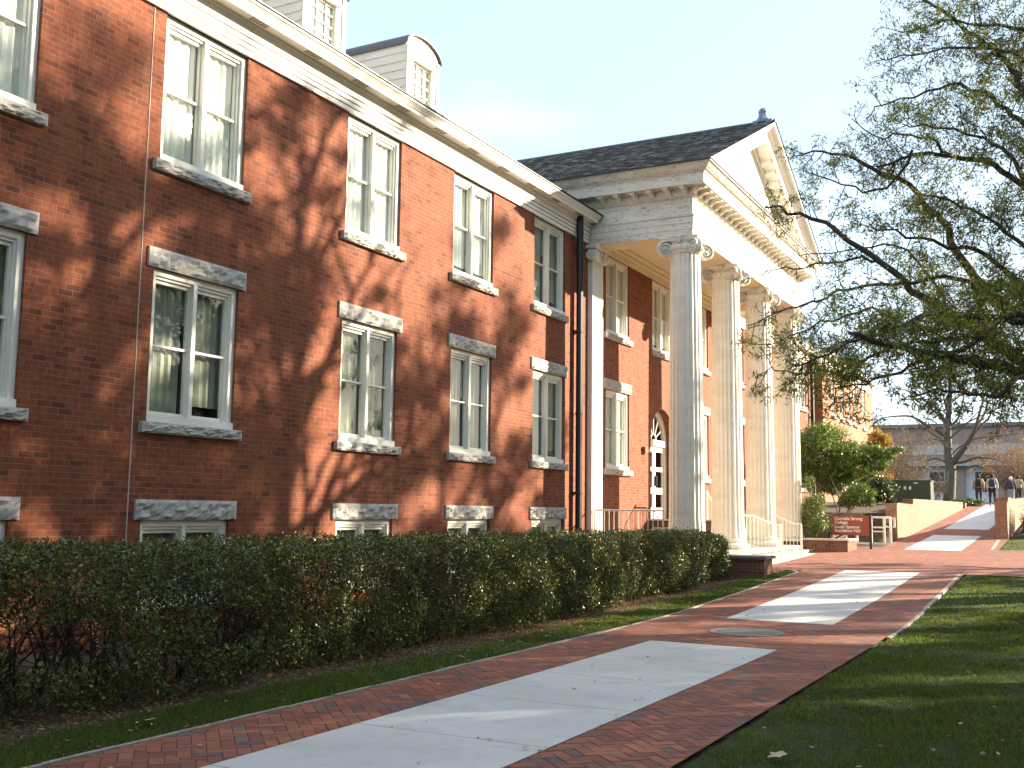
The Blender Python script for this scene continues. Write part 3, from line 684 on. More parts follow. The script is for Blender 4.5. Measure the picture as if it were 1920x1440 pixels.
# ---- portico
PY0, PY1, PXF = 24.17, 35.02, -8.06; PC = (PY0+PY1)/2
def u_sweep(name, prof, mat, x_back=FX+.0, closed=True, keep=True):
    mb = MB(); n = len(prof)
    def ring(k):
        out = []
        for o, z in prof:
            out.append([(x_back, PY0-o, z), (PXF+o, PY0-o, z), (PXF+o, PY1+o, z), (x_back, PY1+o, z)][k])
        return out
    vs = [p for k in range(4) for p in ring(k)]
    fs = [(k*n+i, k*n+(i+1) % n, (k+1)*n+(i+1) % n, (k+1)*n+i) for k in range(3) for i in range(n if closed else n-1)]
    mb.add(vs, fs); return mb.build(name, mat, hall, keep=keep)
ARCH = [(-.70, 6.65), (0, 6.65), (0, 6.80), (.012, 6.805), (.012, 6.95), (.024, 6.955), (.024, 7.10), (.05, 7.12), (.06, 7.155), (.0, 7.165), (-.70, 7.165)]
FRI = [(-.70, 7.166), (0, 7.166), (0, 7.58), (.03, 7.585), (.07, 7.64), (-.70, 7.64)]
CRN = [(-.70, 7.641), (.075, 7.641), (.075, 7.80), (.38, 7.80), (.38, 7.785), (.42, 7.785), (.42, 8.03), (.44, 8.03), (.455, 8.06), (.50, 8.08), (.56, 8.13), (.62, 8.21), (.66, 8.22), (.66, 8.262), (-.70, 8.262)]
u_sweep('architrave', ARCH, PEEL); u_sweep('portico_frieze', FRI, PEEL, x_back=FX-2)
cor = u_sweep('portico_cornice', CRN, PEEL, x_back=FX-3)
# modillions: curved brackets under the corona
def modillion():
    mb = MB(); w = .13; P = [(0, 0), (.30, 0), (.30, -.035), (.25, -.06), (.19, -.045), (.12, -.07), (.06, -.12), (0, -.145)]; n = len(P)
    mb.add([(x, -w/2, z) for x, z in P]+[(x, w/2, z) for x, z in P], [tuple(range(n)), tuple(range(2*n-1, n-1, -1))]+[(i, n+i, n+(i+1) % n, (i+1) % n) for i in range(n)])
    mb.box(-.001, .32, -w/2-.02, w/2+.02, 0.0005, .02); return mb
mo = modillion().build('modillion', WHITE); mm = mo.data; bpy.data.objects.remove(mo)
def put_mod(x, y, rz):
    o = bpy.data.objects.new('modillion', mm); COL.objects.link(o); o.parent = cor
    o.location = (x, y, 7.779); o.rotation_euler = (0, 0, rz)
for y in np.linspace(PY0-.1, PY1+.1, 27): put_mod(PXF+.07, y, 0)
for x in np.linspace(FX+.45, PXF-.15, 6): put_mod(x, PY0-.07, -math.pi/2); put_mod(x, PY1+.07, math.pi/2)
# pediment
PZ0 = 8.262; PE0, PE1 = PY0-.66, PY1+.66; RIDGE = 11.17; ps = (RIDGE-PZ0)/((PE1-PE0)/2)
def zline(y): return PZ0 + ps*(min(y-PE0, PE1-y))
mb = MB(); mb.add([(PXF-.02, PE0+.3, PZ0), (PXF-.02, PE1-.3, PZ0), (PXF-.02, PC, RIDGE-.14)], [(0, 1, 2)])
mb.box(PXF-.019, PXF+.012, PC-1.5, PC-1.42, PZ0, zline(PC-1.5)-.45)
mb.build('tympanum', WHITE, hall, keep=True)
RK = [(-.02, -.62), (.04, -.62), (.06, -.50), (.40, -.50), (.40, -.515), (.425, -.515), (.425, -.29), (.46, -.26), (.52, -.22), (.60, -.12), (.663, -.09), (.663, -.0), (-.02, -.0)]
ysr = list(np.linspace(PE0+.02, PC, 30)) + list(np.linspace(PC, PE1-.02, 30))[1:]; n = len(RK); mb = MB()
vs = [(PXF+o, y, max(zline(y)+dz, PZ0+.001+.0002*i)) for y in ysr for i, (o, dz) in enumerate(RK)]
mb.add(vs, [(k*n+i, k*n+(i+1) % n, (k+1)*n+(i+1) % n, (k+1)*n+i) for k in range(len(ysr)-1) for i in range(n)])
rk = mb.build('raking_cornice', WHITE, hall, keep=True)
mb = MB()
ry = .0
for s in (-1, 1):
    for d in np.arange(.75, 5.6, .42):
        y = PC+s*d; z = zline(y)-.50; dz = -ps*s*.075
        if z-.1 < PZ0: continue
        for (a, b) in ((-.075, .075),):
            mb = MB(); za, zb = z+ps*(-s)*a, z+ps*(-s)*b
            mb.add([(PXF+.06, y+a, za), (PXF+.36, y+a, za), (PXF+.36, y+b, zb), (PXF+.06, y+b, zb), (PXF+.06, y+a, za-.14), (PXF+.36, y+a, za-.05), (PXF+.36, y+b, zb-.05), (PXF+.06, y+b, zb-.14)],
                   [(0, 3, 2, 1), (4, 5, 6, 7), (0, 1, 5, 4), (1, 2, 6, 5), (2, 3, 7, 6), (3, 0, 4, 7)])
            mb.build('modillion', WHITE, rk)
XB = FX-6.2
pr1 = slate_plane('portico_roof', [(XB, PE0-.03, PZ0+.0), (PXF+.69, PE0-.03, PZ0+.0), (PXF+.69, PC, RIDGE+.03), (XB, PC, RIDGE+.03)])
slate_plane('portico_roof', [(PXF+.69, PE1+.03, PZ0+.0), (XB, PE1+.03, PZ0+.0), (XB, PC, RIDGE+.03), (PXF+.69, PC, RIDGE+.03)])
mb = MB(); mb.tube([(XB, PC, RIDGE+.05), (PXF+.69, PC, RIDGE+.05)], .05, 8)
mb.build('ridge_cap', plain_mat('ridge_lead', (.12, .14, .16), .5), hall, keep=True)
mb = MB()                                                    # small metal finial on the ridge end
P = [(.20, 0), (.19, .10), (.13, .18), (.105, .28), (.12, .34), (.09, .42), (.03, .46)]
for i in range(len(P)-1): pass
mb.lathe([(r_, z) for r_, z in P], 14, (PXF+.32, PC, RIDGE+.02), lambda k, n: 1+.1*math.cos(4*2*math.pi*k/n))
mb.box(PXF+.05, PXF+.62, PC-.12, PC+.12, RIDGE-.02, RIDGE+.09)
mb.build('finial', plain_mat('blue_grey_lead', (.16, .22, .30), .45, .3), hall, keep=True)
# fascia board of side eave flashing
mb = MB(); mb.box(XB, PXF+.67, PE0-.045, PE0+.0, PZ0-.025, PZ0+.012); mb.box(PXF+.664, PXF+.69, PE0-.03, PE1+.03, PZ0-.004, PZ0+.03); mb.build('eave_flashing', IRON, hall, keep=True)
# ceiling of the porch with moulded border
mb = MB(); mb.box(FX, PXF-.70, PY0+.70, PY1-.70, 6.98, 7.05); mb.build('porch_ceiling', CREAM, hall, keep=True)
mb = MB(); x0, x1, y0, y1 = FX+.001, PXF-.701, PY0+.701, PY1-.701
for (w, z0, z1) in ((.16, 6.85, 6.979), (.30, 6.92, 6.978)):
    mb.box(x0+w, x1, y0, y0+w, z0, z1); mb.box(x0+w, x1-w, y1-w, y1, z0, z1); mb.box(x0, x0+w, y0, y1, z0-.0003, z1-.0003); mb.box(x1-w, x1-.0005, y0+w, y1-w, z0, z1)
mb.box(FX+.0, FX+.05, PY0+.72, PY1-.72, 6.70, 6.849)
mb.build('ceiling_moulding', CREAM, hall, keep=True)
mb = MB(); mb.box(PXF-.705, PXF-.70, PY0+.7, PY1-.7, 6.655, 7.16); mb.box(FX, PXF-.70, PY0+.70, PY0+.704, 6.655, 7.16); mb.box(FX, PXF-.7, PY1-.704, PY1-.70, 6.655, 7.16)
mb.quad((FX, PY0+.01, 6.649), (PXF-.01, PY0+.01, 6.649), (PXF-.01, PY0+.69, 6.649), (FX, PY0+.69, 6.649)); mb.quad((PXF-.69, PY0+.69, 6.649), (PXF-.01, PY0+.69, 6.649), (PXF-.01, PY1-.01, 6.649), (PXF-.69, PY1-.01, 6.649))
mb.build('beam_soffit', CREAM, hall, keep=True)
# columns
COLY = [24.63, 27.97, 31.25, 34.55]; CX = -8.41
def flute(k, n):
    t = (k % 6)/6.0; return 1-.055*math.sin(math.pi*t) if t > 0 else 1.0
def column_parts():
    zb, zt_ = FLOOR+.30, 6.26; prof = []
    for t in np.linspace(0, 1, 14):
        r_ = .425-.060*(t**1.7); prof.append((r_, zb+(zt_-zb)*t))
    prof = [(.46, zb-.02), (.455, zb+.03)] + prof[1:] + [(.385, zt_+.02)]
    mb = MB(); mb.lathe(prof, 144, rfun=flute); sh = mb
    b = MB(); tor = lambda R, r_, z: [(R+r_*math.cos(a), z+r_*math.sin(a)) for a in np.linspace(-math.pi/2, math.pi/2, 8)]
    b.lathe([(.3, FLOOR+.001), (.56, FLOOR+.001), (.56, FLOOR+.03)] + tor(.51, .065, FLOOR+.095) + [(.49, FLOOR+.17), (.475, FLOOR+.20)] + tor(.455, .038, FLOOR+.245) + [(.44, FLOOR+.285), (.3, FLOOR+.286)], 48)
    c = MB(); z0 = 6.26
    c.lathe([(.36, z0), (.40, z0+.01), (.405, z0+.04), (.39, z0+.05), (.42, z0+.10), (.45, z0+.17), (.44, z0+.20), (.3, z0+.205)], 40, rfun=None)
    for k in range(20):                                    # egg ornament ring
        w = 2*math.pi*k/20; q = Vector((.435*math.cos(w), .435*math.sin(w), z0+.11)); c.tube([q-Vector((0, 0, .05)), q, q+Vector((0, 0, .045))], [.015, .036, .028], 5)
    # abacus with concave sides
    ab = []
    for s in range(4):
        a0 = math.pi/4+s*math.pi/2
        for t in np.linspace(0, 1, 8)[:-1]:
            p0 = Vector((math.cos(a0), math.sin(a0)))*.66; p1 = Vector((math.cos(a0+math.pi/2), math.sin(a0+math.pi/2)))*.66
            m_ = p0.lerp(p1, t); ab.append(m_*(1-.13*math.sin(math.pi*t)))
    n = len(ab)
    for (s, za, zb_) in ((1.0, z0+.30, z0+.35), (1.05, z0+.35, z0+.389)):
        c.add([(p.x*s, p.y*s, za) for p in ab]+[(p.x*s, p.y*s, zb_) for p in ab], [(i, (i+1) % n, n+(i+1) % n, n+i) for i in range(n)]+[tuple(range(n-1, -1, -1)), tuple(range(n, 2*n))])
    c.lathe([(.38, z0+.20), (.42, z0+.30)], 24)
    v = MB()
    for s in range(4):                                     # diagonal volutes, spiral modelled as a relief tube
        a0 = math.pi/4+s*math.pi/2; dr = Vector((math.cos(a0), math.sin(a0), 0)); pn = Vector((-math.sin(a0), math.cos(a0), 0)); C0 = dr*.55+Vector((0, 0, z0+.115))
        R0 = .19
        for sd_ in (-1, 1):
            pts = []; rr = []
            for t in np.linspace(0, 1, 34):
                w = math.pi/2 + t*2.4*2*math.pi*-1; R_ = R0*(1-.86*t); pts.append(C0+pn*(sd_*.06)+dr*(R_*math.cos(w))+Vector((0, 0, R_*math.sin(w)))); rr.append(.031*(1-.45*t))
            pts = [C0+pn*(sd_*.07)-dr*.30+Vector((0, 0, R0*1.0))]+pts; rr = [.02]+rr
            v.tube(pts, rr, 5)
            e = C0+pn*sd_*.06; v.tube([e, e+pn*sd_*.02], [.04, .03], 10)
        ring = [(C0+dr*(R0*.97*math.cos(w))+Vector((0, 0, R0*.97*math.sin(w)))) for w in np.linspace(0, 2*math.pi, 21)[:-1]]
        v.add([p+pn*.035 for p in ring]+[p-pn*.035 for p in ring], [tuple(range(20)), tuple(range(39, 19, -1))]+[(i, 20+i, 20+(i+1) % 20, (i+1) % 20) for i in range(20)])
        fc = Vector((math.cos(s*math.pi/2), math.sin(s*math.pi/2), 0))*.47+Vector((0, 0, z0+.33))
        for k in range(7):
            w = 2*math.pi*k/6; tt = Vector((-fc.y, fc.x, 0)).normalized(); q = fc+(tt*math.cos(w)+Vector((0, 0, 1))*math.sin(w))*(.05 if k < 6 else 0); v.tube([q-fc.normalized()*.03, q+Vector((fc.x, fc.y, 0)).normalized()*.035], [.035, .018], 6)
    return sh, b, c, v
sh, b_, c_, v_ = column_parts()
COLMAT = paint_mat('column_paint', (.84, .80, .70), .0, .55, .35)
c0 = sh.build('column', COLMAT, hall, smooth=False); cb_ = b_.build('base', WHITE, c0, smooth=True); cc = c_.build('capital', WHITE, c0); vv = v_.build('volutes', WHITE, c0, smooth=True)
def set_col(o, y): o.location = Vector((CX, y, 0))-hl
set_col(c0, COLY[0])
for y in COLY[1:]:
    k = copy_tree(c0, hall); set_col(k, y)
# pilasters against the wall at both ends, fluted, with half capitals
for sgn, yc in ((1, PY0+.29), (-1, PY1-.29)):
    mb = MB(); w = .66; ztop = 6.27; nf = 7; x1 = FX+.135; pts = [(FX, yc-w/2), (x1, yc-w/2)]
    fw = (w-.06)/nf
    for k in range(nf):
        a = yc-w/2+.03+k*fw
        for t in (0.12, .3, .5, .7, .88): pts.append((x1-.028*math.sin(math.pi*(t-.12)/.76) if .12 < t < .88 else x1, a+fw*t))
    pts += [(x1, yc+w/2), (FX, yc+w/2)]; n = len(pts)
    mb.add([(x, y, FLOOR+.25) for x, y in pts]+[(x, y, ztop) for x, y in pts], [(i, i+1, n+i+1, n+i) for i in range(n-1)])
    mb.box(FX, x1+.03, yc-w/2-.03, yc+w/2+.03, FLOOR, FLOOR+.12); mb.box(FX, x1+.015, yc-w/2-.015, yc+w/2+.015, FLOOR+.12, FLOOR+.25)
    pl = mb.build('pilaster', COLMAT, hall, keep=True)
    cp = MB(); cp.box(FX, x1+.16, yc-w/2-.13, yc+w/2+.13, 6.56, 6.649); cp.box(FX, x1+.04, yc-w/2-.01, yc+w/2+.01, 6.27, 6.559)
    for s in (-1, 1):
        for (cx_, cy_, pn, dr) in ((x1+.09, yc+s*(w/2-.02), Vector((1, 0, 0)), Vector((0, 1, 0))), (x1-.0, yc+s*(w/2+.04), Vector((0, 1, 0)), Vector((1, 0, 0)))):
            C0 = Vector((cx_, cy_, 6.40)); pts = []
            for t in np.linspace(0, 1, 26):
                ww = math.pi/2+s*t*2.2*2*math.pi; R_ = .15*(1-.85*t); pts.append(C0+dr*(R_*math.cos(ww))+Vector((0, 0, R_*math.sin(ww))))
            cp.tube(pts, [.024]*10+[.018]*16, 5); cp.tube([C0-pn*.07, C0+pn*.012], [.14, .135], 18)
            cp.tube([C0-pn*.02, C0+pn*.04], [.035, .025], 8)
    for k in range(5): q = Vector((x1+.07, yc-.16+k*.08, 6.50)); cp.tube([q-Vector((0, 0, .05)), q, q+Vector((0, 0, .04))], [.015, .035, .025], 5)
    o = cp.build('capital', WHITE, pl)
# porch floor, its stone nosing, front steps and the two brick cheek walls
mb = MB(); mb.box(FX, -7.72, 24.05, 35.2, FLOOR-.10, FLOOR); mb.build('porch_floor', STEP, hall, keep=True)
mb = MB(); mb.box(FX, -7.78, 24.1, 35.15, -1.9, FLOOR-.101); mb.build('porch_foundation', BRICK_DARK, hall, keep=True)
mb = MB(); mb.box(-7.70, -7.42, 25.0, 34.6, -1.6, -1.075); mb.box(-7.419, -7.12, 25.0, 34.6, -1.6, -1.165); mb.build('step', STEP, hall, keep=True)
mb = MB(); mb.box(-8.9, -6.45, 24.17, 24.93, -1.9, -1.03); ck = mb.build('cheek_wall', BRICK_DARK, hall, keep=True)
mb = MB(); mb.box(-8.95, -6.38, 24.10, 24.99, -1.029, -.965); o = mb.build('coping', GRANITE_T, ck)
# entrance: stoop, door, fanlight
mb = MB(); mb.box(FX, FX+1.15, 28.35, 30.65, FLOOR, -.24); mb.build('stoop', BRICK_DARK, hall, keep=True)
mb = MB(); mb.box(FX+.0, FX+1.2, 28.3, 30.7, -.24, -.2)
for k in range(3): mb.box(FX+.25, FX+1.15, 28.35-.28*(k+1), 28.35-.28*k-.001, FLOOR+.0, -.24-.18*(k+1)+.0)
for k in range(3): mb.box(FX+.25, FX+1.15, 30.65+.28*k+.001, 30.65+.28*(k+1), FLOOR+.0, -.24-.18*(k+1)+.0)
mb.build('stoop_step', STEP, hall, keep=True)
dm = MB(); xd = FX-.22
yA, yB = DOOR[0], DOOR[1]
# frame following the arch
Ao = [(ca+(ra-.0)*math.cos(w), zs_+(ra-.0)*math.sin(w)) for w in np.linspace(math.pi, 0, 25)]; Ai = [(ca+(ra-.13)*math.cos(w), zs_+(ra-.13)*math.sin(w)) for w in np.linspace(math.pi, 0, 25)]
for i in range(24):
    a, b, c, d = Ao[i], Ao[i+1], Ai[i+1], Ai[i]
    dm.quad((xd, a[0], a[1]), (xd, b[0], b[1]), (xd, c[0], c[1]), (xd, d[0], d[1])); dm.quad((xd, d[0], d[1]), (xd, c[0], c[1]), (xd-.12, c[0], c[1]), (xd-.12, d[0], d[1]))
dm.box(xd-.12, xd, yA, yA+.13, -.2, zs_); dm.box(xd-.12, xd, yB-.13, yB, -.2, zs_); dm.box(xd-.121, xd+.02, yA+.13, yB-.13, zs_-.12, zs_+.06)
for k in range(1, 6):
    w = math.pi*k/6; p0 = (ca+.22*math.cos(w), zs_+.06+.18*math.sin(w)); p1 = (ca+(ra-.14)*math.cos(w), zs_+(ra-.14)*math.sin(w)); dm.tube([(xd-.06, *p0), (xd-.06, *p1)], .018, 4)
dm.tube([(xd-.06, ca+.22*math.cos(w), zs_+.06+.18*math.sin(w)) for w in np.linspace(math.pi, 0, 13)], .02, 5)
dr_ = dm.build('door', WHITE, hall, keep=True)
lf = MB()
for (a, b) in ((yA+.14, ca-.01), (ca+.01, yB-.14)):
    lf.box(xd-.09, xd-.045, a, a+.11, -.2, zs_-.13); lf.box(xd-.09, xd-.045, b-.11, b, -.2, zs_-.13)
    for (za, zb2) in ((-.2, .12), (.52, .70), (1.18, 1.30), (zs_-.28, zs_-.13)): lf.box(xd-.089, xd-.046, a+.11, b-.11, za, zb2)
o = lf.build('door_leaf', WHITE, dr_)
gl = MB(); gl.quad((xd-.07, yA+.1, -.2), (xd-.07, yB-.1, -.2), (xd-.07, yB-.1, zs_), (xd-.07, yA+.1, zs_)); gl.add([(xd-.07, y, z) for y, z in Ai], [tuple(range(24, -1, -1))])
o = gl.build('pane', GLASS, dr_)
gl = MB(); gl.quad((xd-.5, yA, -.2), (xd-.5, yB, -.2), (xd-.5, yB, 3), (xd-.5, yA, 3)); o = gl.build('hallway', DARKROOM, dr_)
gl = MB(); gl.box(xd-.04, xd+.03, ca+.05, ca+.08, .75, 1.05); o = gl.build('handle', IRON, dr_)
# fire alarm beside the door
mb = MB(); mb.box(FX, FX+.10, 27.88, 28.06, 1.62, 1.80); al_ = mb.build('alarm_horn', plain_mat('alarm_red', (.32, .06, .04), .5), hall, keep=True)
mb = MB(); mb.lathe([(.0, 0), (.05, .0), (.055, .04), (.04, .07), (.01, .08)], 12); o = mb.build('strobe', RAILW, al_); o.location = (FX+.1, 28.16, 1.70); o.rotation_euler = (0, math.pi/2, 0)
# white floodlight on the wall beyond the first column
mb = MB(); mb.box(FX+.001, FX+.16, 31.3, 31.42, 5.0, 5.08); mb.box(FX+.10, FX+.34, 31.25, 31.47, 4.62, 5.0); mb.build('wall_lantern', RAILW, hall, keep=True)
# downpipes
def downpipe(y, s=1):
    mb = MB(); x = FX+.14
    mb.tube([(x, y, 7.19), (x, y, 6.5), (x, y, 2), (x, y, -.55), (x+.02, y, -.72), (x+.14, y+s*.28, -1.0), (x+.16, y+s*.32, -1.65)], .088, 8)
    for z in (6.3, 4.3, 2.3, .4): mb.tube([(x, y, z), (x, y, z+.06)], .102, 8)
    for z in (4.33, .43): mb.box(FX, x, y-.13, y+.13, z-.02, z+.02)
    mb.build('downpipe', IRON, hall, keep=True)
downpipe(23.35); downpipe(48.6, -1); 
mb = MB(); mb.box(FX-.001, FX+.02, 23.75, 23.83, 0.3, 6.3); 
# railings
def railing(name, pts, h, n, label, group, foot=.0, post_r=.022, rail_low=.10, end_z=None):
    """pts: floor polyline; top rail at +h, thin balusters"""
    P = [Vector(p) for p in pts]; e = empty(name, P[0], label, 'railing', group)
    L = [(P[i+1]-P[i]).length for i in range(len(P)-1)]; T = sum(L)
    def at(t):
        d = t*T
        for i, l in enumerate(L):
            if d <= l or i == len(L)-1: return P[i].lerp(P[i+1], min(1, d/l))
            d -= l
    U = Vector((0, 0, 1)); mb = MB(); mb.tube([p+U*h for p in P], .022, 8)
    o = mb.build('top_rail', RAILW); adopt(o, e)
    mb = MB(); mb.tube([p+U*rail_low for p in P], .014, 6); o = mb.build('bottom_rail', RAILW); adopt(o, e)
    mb = MB(); mb.tube([P[0], P[0]+U*h], post_r, 8); o = mb.build('post', RAILW); adopt(o, e)
    mb = MB(); mb.tube([P[-1], P[-1]+U*h], post_r, 8); o = mb.build('post', RAILW); adopt(o, e)
    for k in range(1, n):
        q = at(k/n); mb = MB(); mb.tube([q+U*rail_low, q+U*h], .010, 5); o = mb.build('baluster', RAILW); adopt(o, e)
    return e
railing('porch_railing', [(-10.62, 24.22, FLOOR), (-8.86, 24.22, FLOOR)], .99, 14, 'white metal railing with thin balusters between the wall pilaster and the first column', None)
for y, lb in ((28.75, 'white handrail on the left side of the front porch steps'), (31.05, 'white handrail on the right side of the front porch steps')):
    railing('step_railing', [(-8.35, y, FLOOR), (-7.95, y, FLOOR), (-7.38, y, -1.19), (-7.2, y, -1.19)], .90, 11, lb, 'handrails of the porch steps', post_r=.03)
railing('stoop_railing', [(FX+1.12, 28.35, -.2), (FX+1.12, 29.3, -.2)], .86, 6, 'small white railing in front of the arched door', 'white railings of the door stoop')
railing('stoop_railing', [(FX+.95, 30.65, -.2), (FX+.95, 31.5, -.78)], .86, 6, 'short sloping white railing right of the arched door', 'white railings of the door stoop')
railing('stoop_railing', [(FX+.95, 28.33, -.2), (FX+.95, 27.5, -.78)], .86, 6, 'short sloping white railing left of the arched door', 'white railings of the door stoop')

# ---------------------------------------------------------------- vegetation helpers
class Wood:
    """branches and the leaf sites on them"""
    def __init__(s, seed): s.mb = MB(); s.tw = MB(); s.r = random.Random(seed); s.sites = []; s.sp = .03
    def wobble(s, a, d, L, n, curl, lift=0):
        pts = [Vector(a)]; d = Vector(d).normalized()
        for k in range(n):
            d = (d+Vector((s.r.gauss(0, curl), s.r.gauss(0, curl), s.r.gauss(0, curl)+lift))).normalized(); pts.append(pts[-1]+d*(L/n))
        return pts
    def twigs(s, pts, rad, every, L, spread=.9, leafy=1., sub_=2, lift=0., leafn=7, r0=.006, start=0.25):
        Ltot = sum((pts[i+1]-pts[i]).length for i in range(len(pts)-1)); m = max(1, int(Ltot/every))
        for k in range(m):
            t = start+(1-start)*(k+s.r.random())/m; f = t*(len(pts)-1); i = min(int(f), len(pts)-2); p = pts[i].lerp(pts[i+1], f-i); d = (pts[i+1]-pts[i]).normalized()
            q = d.orthogonal(); q.rotate(Quaternion(d, s.r.uniform(0, 6.283))); dd = (d*(1-spread*.55)+q*spread); dd.z += lift
            l = L*s.r.uniform(.5, 1.25)*(1-.4*t); tp = s.wobble(p, dd, l, 4, .16, .02)
            s.tw.tube(tp, [r0, r0*.8, r0*.6, r0*.45, r0*.3], 3, caps=False)
            if sub_ > 0: s.twigs(tp, rad, every*.5, L*.48, spread, leafy, sub_-1, lift, leafn, r0*.62, .2)
            if sub_ <= 1 and s.r.random() < leafy:
                for _ in range(leafn):
                    tt = s.r.uniform(.2, 1)*(len(tp)-1); j = min(int(tt), len(tp)-2); s.sites.append((*(tp[j].lerp(tp[j+1], tt-j)+Vector((s.r.gauss(0, s.sp), s.r.gauss(0, s.sp), s.r.gauss(0, s.sp)))),))
    def limb(s, pts, r0, r1, n=7): s.mb.tube(pts, list(np.linspace(r0, r1, len(pts))), n)
def leafcol(n, base, var=.35, alt=None, pa=.1, alt2=None, pb=0):
    c = np.array([base])*rng.uniform(1-var, 1+var, (n, 1)); q = rng.random(n)
    if alt is not None: m_ = q < pa; c[m_] = np.array(alt)*rng.uniform(.7, 1.3, (m_.sum(), 1))
    if alt2 is not None: m_ = q > 1-pb; c[m_] = np.array(alt2)*rng.uniform(.7, 1.3, (m_.sum(), 1))
    return c
def finish(w, name, loc, label, cat, group, base, alt, pa, size, aspect, bark=BARK, twig=BARK2, alt2=None, pb=0, droop=.2, leafm=LEAF, var=.4):
    e = empty(name, loc, label, cat, group)
    o = w.mb.build('trunk', bark, smooth=True); adopt(o, e)
    if w.tw.v: o = w.tw.build('twigs', twig); adopt(o, e)
    if w.sites:
        C = np.array(w.sites); V = leaf_quads(C, size, aspect, droop=droop); o = np_mesh('crown', V, 4, leafcol(len(C), base, var, alt, pa, alt2, pb), leafm); adopt(o, e)
    return e
OAK, OAK_Y, OAK_B = (.24, .28, .065), (.46, .44, .09), (.30, .2, .07)

# ---- the oak whose limbs reach in from the right (trunk outside the frame)
def px(u, v, d):
    r = _f + RIGHT*((u-960)/FPX) - UP*((v-720)/FPX); return r*d
W = Wood(21); T0 = Vector((3.1, 15.6, zt(3.1, 15.6)))
def smoothp(P, k=3):
    out = []
    for i in range(len(P)-1):
        p0, p1, p2, p3 = P[max(i-1, 0)], P[i], P[i+1], P[min(i+2, len(P)-1)]
        for t in np.linspace(0, 1, k+1)[:-1]:
            out.append(.5*((2*p1)+(-p0+p2)*t+(2*p0-5*p1+4*p2-p3)*t*t+(-p0+3*p1-3*p2+p3)*t**3))
    out.append(P[-1]); return out
W.limb([T0+Vector((0, 0, -.1)), T0+Vector((-.03, .05, .5)), T0+Vector((-.05, .1, 2.2)), T0+Vector((-.15, .1, 4.2)), T0+Vector((-.25, .0, 6.5)), T0+Vector((-.3, .1, 9)), T0+Vector((-.1, .2, 12)), T0+Vector((.2, 0, 15.5))], .38, .08, 12)
def tz(h): return T0+Vector((-.2, .05, h))
LIMBS = [  # start height on trunk, pixels, depth at start / end, radius start/end, leafy, twig length
 (2.6, [(2020,735),(1920,703),(1858,684),(1800,672),(1720,655),(1650,640),(1590,620)], 13.5, 11.5, .13, .02, .9, .8),
 (3.0, [(1990,700),(1920,678),(1880,655),(1835,628),(1800,600),(1768,575),(1712,543),(1650,490),(1591,450),(1520,408),(1464,390),(1432,388)], 13.8, 15.5, .12, .012, .8, .75),
 (3.6, [(2000,640),(1920,605),(1858,594),(1774,585),(1717,597),(1640,630),(1560,655),(1490,690)], 13, 12.5, .07, .01, 1., .75),
 (3.4, [(1990,660),(1930,600),(1870,560),(1810,500),(1773,427),(1747,400),(1707,347),(1640,320),(1587,290),(1540,287),(1493,293)], 14.2, 16.5, .10, .01, .8, .7),
 (4.2, [(2010,450),(1920,350),(1860,310),(1780,291),(1713,287),(1673,303),(1640,317)], 14.5, 15.5, .07, .012, .8, .75),
 (5.0, [(2010,330),(1920,243),(1887,207),(1843,173),(1780,160),(1713,180),(1640,200)], 14.5, 16, .06, .01, .8, .75),
 (5.6, [(1990,260),(1920,173),(1893,133),(1860,90),(1813,57),(1747,10),(1690,-30)], 14, 15, .07, .015, .8, .75),
 (5.4, [(2000,150),(1920,107),(1867,90),(1800,88),(1720,100),(1650,110)], 14, 14.8, .04, .008, .8, .7),
 (6.2, [(2010,80),(1920,53),(1847,43),(1760,45),(1690,60)], 13.2, 13.6, .035, .008, .8, .7),
 (3.2, [(1858,554),(1790,520),(1720,528),(1675,529),(1591,543),(1535,563),(1492,574),(1436,597),(1402,616)], 14, 14.8, .035, .006, .5, .5),
 (3.9, [(1650,490),(1625,484),(1590,488),(1537,495),(1500,500),(1459,504),(1408,520),(1385,535)], 15, 16, .022, .005, .15, .45),
 (4.0, [(1770,560),(1700,470),(1640,462),(1560,470),(1500,478)], 14.5, 15.5, .02, .005, .3, .5),
 (2.9, [(1990,620),(1900,590),(1830,640),(1760,665),(1690,700),(1620,715),(1560,728)], 12.5, 12.2, .05, .008, 1., .7),
 (3.1, [(2000,560),(1920,540),(1850,480),(1780,460),(1700,440),(1640,430)], 13.2, 13.8, .06, .01, .85, .8),
 (3.6, [(2000,520),(1930,470),(1870,420),(1800,380),(1740,365)], 12.8, 13.4, .05, .01, .8, .8),
 (3.0, [(1940,700),(1880,735),(1820,740),(1750,730),(1700,745)], 12, 11.8, .04, .008, .9, .5),
 (3.3, [(1990,600),(1900,530),(1840,560),(1780,620),(1700,610),(1630,580),(1560,600),(1500,620),(1440,650)], 13, 14, .045, .006, 1., .7),
 (3.3, [(1800,640),(1720,640),(1650,660),(1590,690),(1520,700),(1450,690),(1420,700)], 12.8, 13.5, .03, .005, 1., .5),
 (4.6, [(2000,400),(1900,300),(1840,260),(1760,235),(1690,235)], 13.8, 14.5, .045, .008, .8, .75),
 (4.2, [(1780,291),(1740,260),(1690,250),(1640,255),(1590,225)], 15, 15.6, .025, .006, .35, .6),
 (3.3, [(1712,287),(1660,350),(1600,350),(1540,330),(1510,320)], 15, 16, .022, .005, .35, .5),
]
